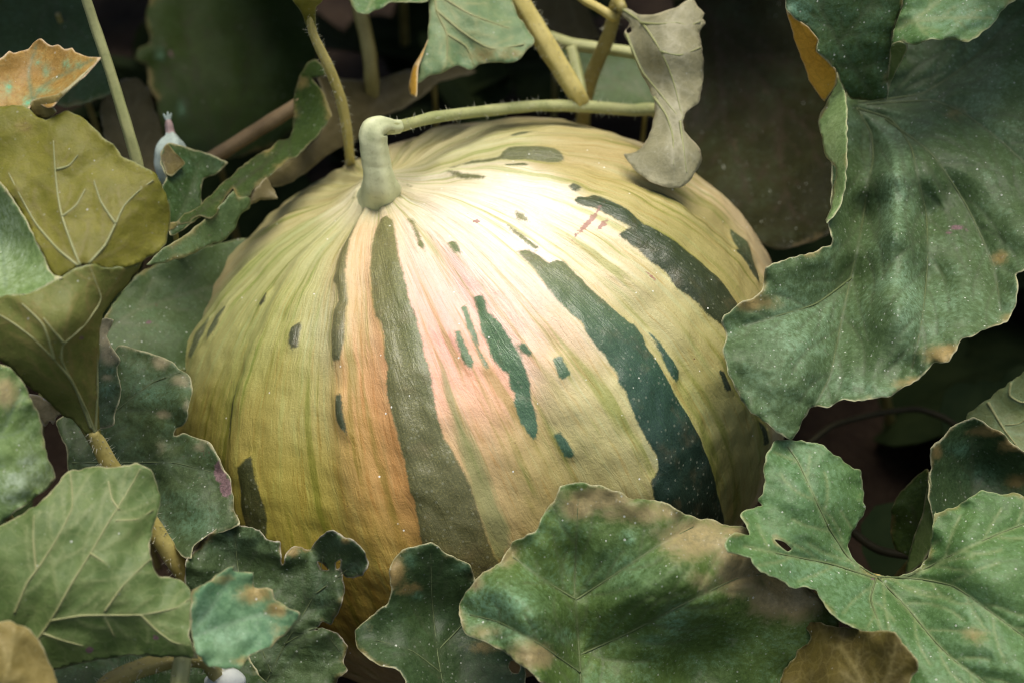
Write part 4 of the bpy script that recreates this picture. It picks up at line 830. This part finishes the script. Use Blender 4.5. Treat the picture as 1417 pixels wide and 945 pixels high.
# ---- upper left, in shade
leaf('twisted dark leaf strip with a brown stalk behind the melon\'s left shoulder', [
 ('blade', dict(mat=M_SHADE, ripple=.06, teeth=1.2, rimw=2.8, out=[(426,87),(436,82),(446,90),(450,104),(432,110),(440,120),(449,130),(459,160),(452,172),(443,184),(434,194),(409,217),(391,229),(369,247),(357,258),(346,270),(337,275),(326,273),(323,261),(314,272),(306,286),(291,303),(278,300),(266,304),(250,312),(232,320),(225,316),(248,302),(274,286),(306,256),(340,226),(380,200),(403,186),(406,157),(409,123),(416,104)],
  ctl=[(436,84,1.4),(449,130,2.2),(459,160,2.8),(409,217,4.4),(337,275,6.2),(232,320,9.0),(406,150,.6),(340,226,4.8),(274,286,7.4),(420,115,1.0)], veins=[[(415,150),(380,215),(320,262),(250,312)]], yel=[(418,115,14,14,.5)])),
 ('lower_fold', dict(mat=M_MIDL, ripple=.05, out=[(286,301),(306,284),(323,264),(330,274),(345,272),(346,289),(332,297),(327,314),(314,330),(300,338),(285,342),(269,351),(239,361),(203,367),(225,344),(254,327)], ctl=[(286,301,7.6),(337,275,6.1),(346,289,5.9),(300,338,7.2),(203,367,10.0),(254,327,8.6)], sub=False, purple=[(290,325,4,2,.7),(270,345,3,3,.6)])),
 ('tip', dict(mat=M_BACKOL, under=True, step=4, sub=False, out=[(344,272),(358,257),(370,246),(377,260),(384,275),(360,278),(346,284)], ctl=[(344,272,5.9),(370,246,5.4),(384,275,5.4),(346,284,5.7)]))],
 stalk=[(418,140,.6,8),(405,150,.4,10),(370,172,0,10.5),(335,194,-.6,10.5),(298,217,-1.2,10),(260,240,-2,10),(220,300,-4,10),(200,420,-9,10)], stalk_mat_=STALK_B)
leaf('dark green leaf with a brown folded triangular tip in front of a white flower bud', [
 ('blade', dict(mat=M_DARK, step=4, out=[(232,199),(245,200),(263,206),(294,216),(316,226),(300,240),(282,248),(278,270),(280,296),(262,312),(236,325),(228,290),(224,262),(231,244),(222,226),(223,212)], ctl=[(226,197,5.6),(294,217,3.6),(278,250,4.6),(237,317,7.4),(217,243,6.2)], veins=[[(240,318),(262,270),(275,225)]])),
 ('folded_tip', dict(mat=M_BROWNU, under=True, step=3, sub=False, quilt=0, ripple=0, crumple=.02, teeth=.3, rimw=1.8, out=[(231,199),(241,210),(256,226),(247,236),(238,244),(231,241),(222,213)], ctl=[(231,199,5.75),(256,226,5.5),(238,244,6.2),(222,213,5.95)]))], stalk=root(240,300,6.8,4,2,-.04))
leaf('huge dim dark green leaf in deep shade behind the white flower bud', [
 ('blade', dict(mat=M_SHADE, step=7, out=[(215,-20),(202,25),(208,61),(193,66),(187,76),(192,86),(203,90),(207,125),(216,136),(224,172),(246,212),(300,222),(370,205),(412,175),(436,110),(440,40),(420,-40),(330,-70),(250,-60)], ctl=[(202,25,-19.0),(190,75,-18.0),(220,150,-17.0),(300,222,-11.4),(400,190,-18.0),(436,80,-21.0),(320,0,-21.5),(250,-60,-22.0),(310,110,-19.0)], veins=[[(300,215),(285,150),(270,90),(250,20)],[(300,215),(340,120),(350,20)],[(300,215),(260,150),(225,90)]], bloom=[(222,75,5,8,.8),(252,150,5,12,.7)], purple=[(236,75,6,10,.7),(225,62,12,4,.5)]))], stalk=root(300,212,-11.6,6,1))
leaf('shaded green leaf between the curled orange leaf and a straight green stalk', [
 ('blade', dict(mat=M_MIDL, step=6, out=[(-40,-30),(60,-40),(110,-20),(132,40),(150,90),(154,128),(135,138),(112,145),(92,148),(70,140),(40,100),(-30,60)], ctl=[(110,-20,-6.0),(150,100,-3.0),(92,148,-1.6),(-30,60,-3.0),(60,60,-4.0)], veins=[[(70,-20),(90,60),(100,140)],[(90,60),(130,100)]]))], stalk=root(80,20,-4.0,5,2))
leaf('small ochre leaf in shade behind the straight green stalk', [
 ('blade', dict(mat=M_BACKOL, under=True, out=[(138,152),(148,128),(165,112),(188,108),(204,122),(214,150),(228,190),(226,235),(190,245),(152,215)], ctl=[(138,152,-4.0),(188,108,-5.6),(214,150,-5.8),(226,235,-3.4),(152,215,-3.0)], veins=[[(185,240),(180,180),(175,125)]]))], stalk=root(185,238,-3.4,4,2))

# ---- top centre
leaf('pale green hanging leaf with an orange curled left edge above the fruit\'s vine', [
 ('blade', dict(mat=M_HANG, under=True, ribs=2.0, ripple=.12, crumple=.12, quilt=.18, out=[(592,-40),(593,0),(594,25),(591,55),(584,72),(578,92),(577,116),(590,109),(602,104),(618,98),(633,91),(648,97),(663,91),(674,87),(690,88),(707,87),(721,81),(730,70),(739,58),(727,37),(714,17),(707,-5),(700,-50),(640,-70)],
  ctl=[(593,0,4.4),(588,60,5.2),(577,116,5.6),(633,91,5.2),(690,88,5.0),(739,58,4.4),(707,0,3.4),(640,30,4.9),(640,-70,3)], veins=[[(602,-20),(604,15),(618,48),(618,84),(612,100)],[(604,15),(640,45),(680,68),(725,62)],[(602,-10),(650,20),(705,40)],[(618,48),(645,65),(655,90)]], yel=[(665,76,34,14,.55),(705,76,30,10,.55)], bloom=[])),
 ('curled_edge', dict(mat=M_ORSTRIP, step=3.5, ripple=.02, crumple=.04, sub=False, teeth=.4, out=[(592,55),(584,72),(571,93),(566,112),(565,122),(568,132),(576,135),(577,118),(579,93),(586,73)], ctl=[(592,55,5.2),(571,93,4.9),(568,132,5.2),(577,118,5.7),(586,73,5.4)]))], stalk=[(604,-18,4.2,5),(610,-50,3,6),(640,-120,0,7),(680,-160,-8,7),(700,-60,-20,7),(700,60,-34,7)])
leaf('little bright green leaf tip at the top between two yellow stalks', [
 ('blade', dict(mat=M_LIGHT, step=4, out=[(470,-40),(482,-5),(487,8),(494,17),(511,20),(525,12),(540,4),(565,4),(591,2),(600,-40),(540,-60)], ctl=[(482,-5,4.6),(511,20,5.4),(591,2,5.0),(540,-60,3)], veins=[[(540,-50),(520,-10),(508,15)]]))], stalk=[(540,-50,3.2,5),(545,-90,2,5),(550,-130,-4,6),(556,-60,-16,6),(560,60,-30,6)])
leaf('grey-green limp leaf hanging over the melon\'s top right shoulder', [
 ('blade', dict(mat=M_GREY, under=True, ribs=2.0, ripple=.08, crumple=.08, rimw=2.8, step=4.5, out=[(860,10),(873,15),(892,22),(910,19),(928,13),(945,4),(957,-2),(966,8),(975,19),(971,26),(977,33),(969,45),(972,70),(974,101),(971,127),(966,142),(957,150),(949,157),(944,170),(948,182),(960,196),(970,208),(971,222),(963,238),(954,252),(937,261),(914,257),(893,247),(882,239),(873,230),(863,214),(878,211),(888,203),(898,185),(905,160),(904,136),(895,118),(887,102),(877,80),(869,60),(864,47),(868,38),(870,32),(862,24)],
  ctl=[(860,12,3.6),(892,22,4.8),(957,0,5.4),(975,25,5.2),(972,90,6.0),(966,142,6.2),(945,168,7.2),(970,215,7.2),(937,260,8.4),(885,240,8.0),(865,214,7.4),(900,180,6.8),(890,102,4.8),(866,47,4.0),(915,72,6.6),(925,120,6.4),(925,210,8.2)],
  veins=[[(860,12),(888,32),(915,72),(932,114),(945,166)],[(886,32),(912,34),(938,32),(952,36),(970,30)],[(867,48),(878,75),(890,101),(911,127),(941,165)],[(905,135),(922,160),(931,190),(932,230)],[(941,168),(945,200),(950,240)],[(915,72),(940,77),(970,66)]], holes=[[(866,42),(872,37),(874,44),(868,47)]], purple=[(868,40,7,7,.8),(868,52,4,6,.6)]))],
 stalk=[(862,12,3.6,6),(854,2,2.6,9),(850,20,1.4,9.5),(842,50,.4,10),(829,81,-.8,10),(819,105,-1.6,10),(808,150,-4,10),(800,300,-22,9)], stalk_mat_=STALK, hair=160)
leaf('very dark wide leaf in deep shade right of the limp grey hanging leaf', [
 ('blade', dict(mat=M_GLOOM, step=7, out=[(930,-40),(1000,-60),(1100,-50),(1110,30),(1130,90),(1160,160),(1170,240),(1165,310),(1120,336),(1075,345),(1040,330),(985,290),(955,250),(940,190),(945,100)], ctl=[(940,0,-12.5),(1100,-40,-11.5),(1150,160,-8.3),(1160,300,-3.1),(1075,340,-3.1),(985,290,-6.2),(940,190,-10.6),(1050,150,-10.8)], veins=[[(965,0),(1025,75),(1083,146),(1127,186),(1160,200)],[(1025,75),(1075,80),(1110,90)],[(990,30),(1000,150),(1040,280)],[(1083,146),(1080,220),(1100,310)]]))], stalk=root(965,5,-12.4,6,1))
leaf('dull brown-olive leaf behind the fruit stalk, lying under the vine', [
 ('blade', dict(mat=M_BACKOL, under=True, step=6, ripple=.05, out=[(440,105),(468,108),(485,110),(525,110),(545,103),(563,97),(600,94),(640,92),(660,100),(630,108),(608,114),(581,136),(556,151),(517,166),(500,190),(470,205),(440,225),(405,252),(368,262),(362,250),(400,222),(440,190),(455,160)], ctl=[(440,105,-3.6),(525,110,-8.2),(640,92,-9.0),(581,136,-7.2),(517,166,-5.2),(440,225,0.2),(368,260,3.6),(455,160,-2.1)], veins=[[(600,105),(540,135),(490,160),(430,210)],[(530,140),(510,120),(490,112)]]))], stalk=root(600,106,-8.4,5,1))
leaf('small brown-green leaf in shade at the top between thick yellow stalks', [
 ('blade', dict(mat=M_BACKOL, under=True, out=[(715,-40),(735,0),(752,30),(768,48),(800,55),(832,52),(822,30),(812,10),(808,-30),(760,-60)], ctl=[(735,0,-17.0),(800,55,-15.4),(832,52,-15.2),(808,-30,-17.5)], veins=[[(770,-40),(790,10),(805,50)]]))], stalk=root(772,-35,-17.5,5,1))
leaf('dull teal leaf lying in shade beneath the vine, left of the limp grey leaf', [
 ('blade', dict(mat=M_MIDL, step=6, out=[(760,62),(800,68),(860,72),(885,85),(905,110),(915,150),(880,158),(830,156),(800,140),(775,105)], ctl=[(760,62,-9.0),(885,85,-8.0),(905,140,-6.6),(830,156,-6.4)], veins=[[(900,140),(850,110),(790,80)]]))], stalk=root(895,135,-6.8,4,1))

# ---- vine and bare stalks
def stalk(label, pts, mat, hair=0, name='leaf_stalk', ridges=5, cat='stalk'):
    o = thing(name, label, cat, at(*pts[-1][:3]))
    tube('stem', pts, mat, o, ridges=ridges)
    if hair: hairs(o, pts, hair)
    return o
stalk('pale green vine running from the fruit stalk over the melon\'s far shoulder', [(526,177,8.9,11),(534,176,8.7,12),(545,176,8.35,9.8),(558,174,7.85,8.4),(572,170,7.2,7.8),(600,163,6.2,8.2),(637,158,5.2,8),(673,154,4.2,8),(708,150,3.4,8),(741,147,2.8,8),(792,147,2.0,8.5),(840,150,1.4,8.5),(876,153,.8,8.5),(903,152,0,9),(922,168,-3,9),(930,210,-8,9),(932,300,-16,9)], STALK_G, 300, 'vine', 0, 'vine')
stalk('straight smooth green stalk rising past the curled orange leaf', [(105,-45,12.4,6.5),(117,-8,12,6.8),(130,32,11.4,7),(143,70,11,7.2),(156,110,10.6,7.4),(168,150,10.2,7.6),(180,190,9.8,8),(191,232,9.2,8.4),(192,280,8,8.5),(170,340,6.5,8.5),(120,420,4,8.5),(60,560,-3,8.5),(30,720,-9,8.5)], STALK_G, 0)
o = stalk('thin hairy yellow stalk flaring at its top, left of the fruit stalk', [(431,-6,8.2,7),(430,20,7.8,6.2),(433,45,7.2,6),(443,68,6.6,6.4),(454,90,6.0,7),(463,112,5.4,7.2),(471,134,4.8,7.2),(477,160,4.0,7),(481,186,3.2,6.6),(484,215,1.6,6.4),(490,300,-6,6)], STALK_Y, 260)
patch('leaf_base', o, M_OLIVE, [(400,-30),(404,0),(413,12),(421,27),(425,40),(436,40),(437,25),(438,10),(446,2),(452,-30)], [(400,-30,9),(452,-30,9),(421,27,7.9),(437,25,7.9),(430,0,8.9)], under=True, step=3.5, sub=False, teeth=.3, quilt=0)
stalk('blurred dim yellow stalk behind the hairy yellow stalk', [(484,-40,-5.4,10),(494,0,-5.6,10),(504,40,-5.8,10.4),(511,75,-6,10.6),(514,110,-6.4,10.6),(515,150,-8,10),(515,260,-18,10)], STALK, 0)
stalk('thick yellow stalk standing on the vine above the melon', [(696,-40,3.2,14),(716,-5,3,14),(738,32,2.8,14),(760,68,2.6,14),(780,100,2.4,13.5),(795,124,2.2,13),(803,139,1.9,12),(806,147,1.6,8)], STALK_Y, 260)
stalk('short pale stub beside the foot of the thick yellow stalk', [(790,66,.4,8),(796,90,.5,8.5),(801,115,.7,8.5),(805,138,1.0,8),(806,148,1.2,6)], STALK_G, 0)
stalk('thin yellow stalk slanting in above the limp grey leaf', [(780,-25,1.2,6),(809,0,1.6,6),(828,11,2.0,6),(846,22,2.2,6.5),(852,26,2.0,6)], STALK_Y, 0)
stalk('pale horizontal stalk crossing behind the thick yellow stalk', [(735,40,-3.2,7),(768,54,-2.6,8),(792,62,-2.2,8.5),(830,67,-1.8,8),(873,73,-1.4,8),(915,82,-3,8),(935,130,-9,8),(940,220,-20,8)], STALK_G, 0)
stalk('hairy olive stalk lying low beneath the toothed teal flap', [(120,985,17.4,13),(150,946,17.2,13),(190,926,17.2,13),(225,915,17.3,12),(255,910,17.2,11),(285,915,16.6,11),(302,940,15.5,11),(310,985,13,11),(315,1100,3,11)], STALK, 520)
stalk('stubby pale stalk standing upright under the toothed teal flap', [(256,900,17.9,11),(252,920,18.2,12),(249,945,18.2,12),(246,985,17.6,12),(244,1100,12,12),(240,1300,1,12)], STALK_G, 200)
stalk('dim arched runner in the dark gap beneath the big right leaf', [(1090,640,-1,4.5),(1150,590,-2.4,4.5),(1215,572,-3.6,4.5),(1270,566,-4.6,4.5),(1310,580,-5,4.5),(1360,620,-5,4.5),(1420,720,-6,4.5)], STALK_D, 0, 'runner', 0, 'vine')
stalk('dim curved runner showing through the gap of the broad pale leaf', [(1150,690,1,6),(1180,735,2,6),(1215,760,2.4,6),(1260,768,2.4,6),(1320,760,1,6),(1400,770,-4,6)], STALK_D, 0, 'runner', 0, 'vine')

# ---- white bud, pebble
t_ = thing('flower_bud', 'small white flower bud with a pinkish dry tip behind a dark folded leaf tip', 'flower bud', at(240,225,2.6))
MW = stalk_mat('bud_white', (.30, .39, .34), (.44, .52, .45), spec=.15)
MP = stalk_mat('bud_tip', (.34, .22, .20), (.50, .38, .34))
tube('petals', [(232,258,2.8,4),(231,245,3,13),(232,230,3.2,19),(235,213,3.4,22),(237,200,3.4,18),(237,192,3.3,10),(236,186,3.2,6.5)], MW, t_, 20, ridges=5, step=3)
tube('withered_tip', [(237,190,3.25,7),(235,180,3.3,5.5),(234,172,3.4,5.5),(233,166,3.5,3)], MP, t_, 12, ridges=5, step=3)
for dx, dy in ((-7, -9), (-1, -12), (4, -10)):
    tube('petal_wisp', [(233,170,3.4,2.6),(233+dx*.6,168+dy*.6,3.5,2.2),(233+dx,167+dy,3.6,.8)], MW, t_, 8, step=3)
# pebble: an uneven, slightly flattened stone
def pebble_mat():
    b = NB('pebble'); co = b.coord()
    n = b.noise(co, 70, 4); f = b.noise(co, 420, 3)
    col = b.mix(b.ramp(n, .3, .7), (.48, .52, .47), (.60, .63, .57))
    col = b.mix(b.ramp(f, .70, .74), col, (.12, .11, .09))
    return b.bsdf(col, .8, b.bump(f, .3, .0006), .3)
pc = at(312, 946, 15.6); PV = []; PF = []
for i in range(17):
    for k in range(28):
        th = math.pi*i/16; a = 2*math.pi*k/28
        d = np.array([math.sin(th)*math.cos(a), math.sin(th)*math.sin(a), math.cos(th)])
        r = 1+.07*math.sin(2*d[0]*2+1)+.06*math.sin(3.1*d[1]+d[2]*2)
        PV.append(pc+r*d*np.array([.0082, .0066, .0056]))
for i in range(16):
    for k in range(28): PF.append([i*28+k, (i+1)*28+k, (i+1)*28+(k+1) % 28, i*28+(k+1) % 28])
pb = make_mesh('pebble', PV, PF, pebble_mat())
pb['label'] = 'rounded white pebble lying on the shaded leaf below the toothed flap'; pb['category'] = 'pebble'

# ------------------------------------------------------------------ the rest of the plant, beyond and below what can be told apart, plus added shade leaves
def generic(c, nrm, size, rot, g, cup):
    nrm = nrm/np.linalg.norm(nrm); a1 = np.cross(nrm, [.3, .9, .2]); a1 /= np.linalg.norm(a1); a2 = np.cross(nrm, a1)
    na, nr = 40, 7; V = [c]; A_ = [[0, 1.0]]
    ph = g.uniform(0, 6.28, 3)
    for j in range(1, nr+1):
        for k in range(na):
            a = 2*math.pi*k/na; lob = 1+.13*math.cos(5*a)+.03*math.sin(11*a+ph[0])+.02*math.sin(23*a+ph[1])
            notch = 1-.55*math.exp(-((a-math.pi)/.28)**2)
            rr = size*lob*notch*j/nr; q = a+rot
            zz = cup*(j/nr)**2*size + .10*size*(j/nr)**2*math.sin(3*a+ph[2])+.03*size*(j/nr)*math.cos(5*a)
            V.append(c+rr*(math.cos(q)*a1+math.sin(q)*a2)+zz*nrm)
            A_.append([math.exp(-((1-j/nr)/.06)**2), math.exp(-(((a*5/(2*math.pi)) % 1-.0 if (a*5/(2*math.pi)) % 1 < .5 else 1-(a*5/(2*math.pi)) % 1)/.1)**2)])
    F = [[0, 1+k, 1+(k+1) % na] for k in range(na)]
    for j in range(nr-1):
        for k in range(na):
            p, q = 1+j*na+k, 1+j*na+(k+1) % na
            F += [[p, p+na, q], [q, p+na, q+na]]
    return np.array(V), np.array(F), np.array(A_)
def scatter(name, label, spots, mat):
    VV, FFF, AA = [], [], []; off = 0
    g = np.random.default_rng(21)
    for (c, nrm, size) in spots:
        v, f, a = generic(np.array(c, float), np.array(nrm, float), size, g.uniform(0, 6.28), g, g.uniform(-.25, .25))
        lo = v - np.array(nrm)/np.linalg.norm(nrm)*.0005; n = len(v)
        VV += [v, lo]; FFF += [f+off, f[:, ::-1]+off+n]; AA += [np.c_[a, np.zeros(n)], np.c_[a, np.ones(n)]]; off += 2*n
    V = np.vstack(VV); A_ = np.vstack(AA)
    o = make_mesh(name, V, np.vstack(FFF), mat, None, {'rim': A_[:, 0]*.5, 'vein': A_[:, 1]*.7, 'side': A_[:, 2]}, origin=np.zeros(3))
    o['kind'] = 'stuff'; o['label'] = label; o['category'] = 'foliage'
    return o
g = np.random.default_rng(8)
spots = []
# low leaves filling the floor of the patch round the fruit
for i in range(110):
    x, y = g.uniform(-.75, .75), g.uniform(-.35, 1.1)
    if np.hypot(x-FC[0], y-FC[1]) < .21: continue
    if y < -.12 and abs(x) < .42: continue
    spots.append(((x, y, g.uniform(.015, .06)+max(0, y-.3)*.08), (g.normal()*.35, g.normal()*.35-.15, 1), g.uniform(.05, .085)))
def far_mat():
    b = NB('foliage_far')
    n = b.noise(b.coord(), 30, 3, .6)
    return b.bsdf(b.mix(b.ramp(n, .3, .7), (.020, .034, .012), (.040, .058, .020)), .8, None, .05)
M_FAR = far_mat()
scatter('undergrowth', 'dim tangle of low melon leaves on the ground round the fruit', spots, M_FAR)
# unseen canopy leaves added for shade behind and to both sides, outside the picture's edges
spots = []
def in_view(p, m):
    v = np.array(p)-ORIG; hh = v @ BACK; d = DIST-hh
    px, py = PW/2+(v @ RIGHT)/d*FPX, PH/2-(v @ UP)/d*FPX; m = m/d*FPX
    return -m < px < PW+m and -m < py < PH+m
def add(n, xr, yr, zf, sr=(.06, .09), tilt=(0, -.1)):
    for i in range(n):
        x, y = g.uniform(*xr), g.uniform(*yr); z = zf(x, y); s_ = g.uniform(*sr)
        if in_view((x, y, z), s_*1.15): continue
        spots.append(((x, y, z), (g.normal()*.28+tilt[0], g.normal()*.28+tilt[1], 1), s_))
top_z = lambda y: .597-(y+.536)*math.tan(R(26.5))
add(150, (-.8, .8), (.15, 1.0), lambda x, y: max(.20, top_z(y)+.10)+g.uniform(0, .10))
add(12, (.24, .45), (.03, .20), lambda x, y: top_z(y)+.10+g.uniform(0, .05))
add(16, (-.42, -.18), (.06, .22), lambda x, y: top_z(y)+.10+g.uniform(0, .05))
spots += [((.30, .08, .39), (.1, -.2, 1), .085)]
add(60, (-.9, -.36), (-.35, .5), lambda x, y: g.uniform(.10, .26))
add(50, (.36, .9), (-.35, .35), lambda x, y: g.uniform(.06, .17))
add(70, (.05, .6), (.22, .55), lambda x, y: max(.22, top_z(y)+.10)+g.uniform(0, .08))
add(40, (-.6, .6), (-.55, -.24), lambda x, y: g.uniform(.06, .22))
scatter('shade_canopy', 'unseen melon leaves added round the patch for shade', spots, M_FAR)
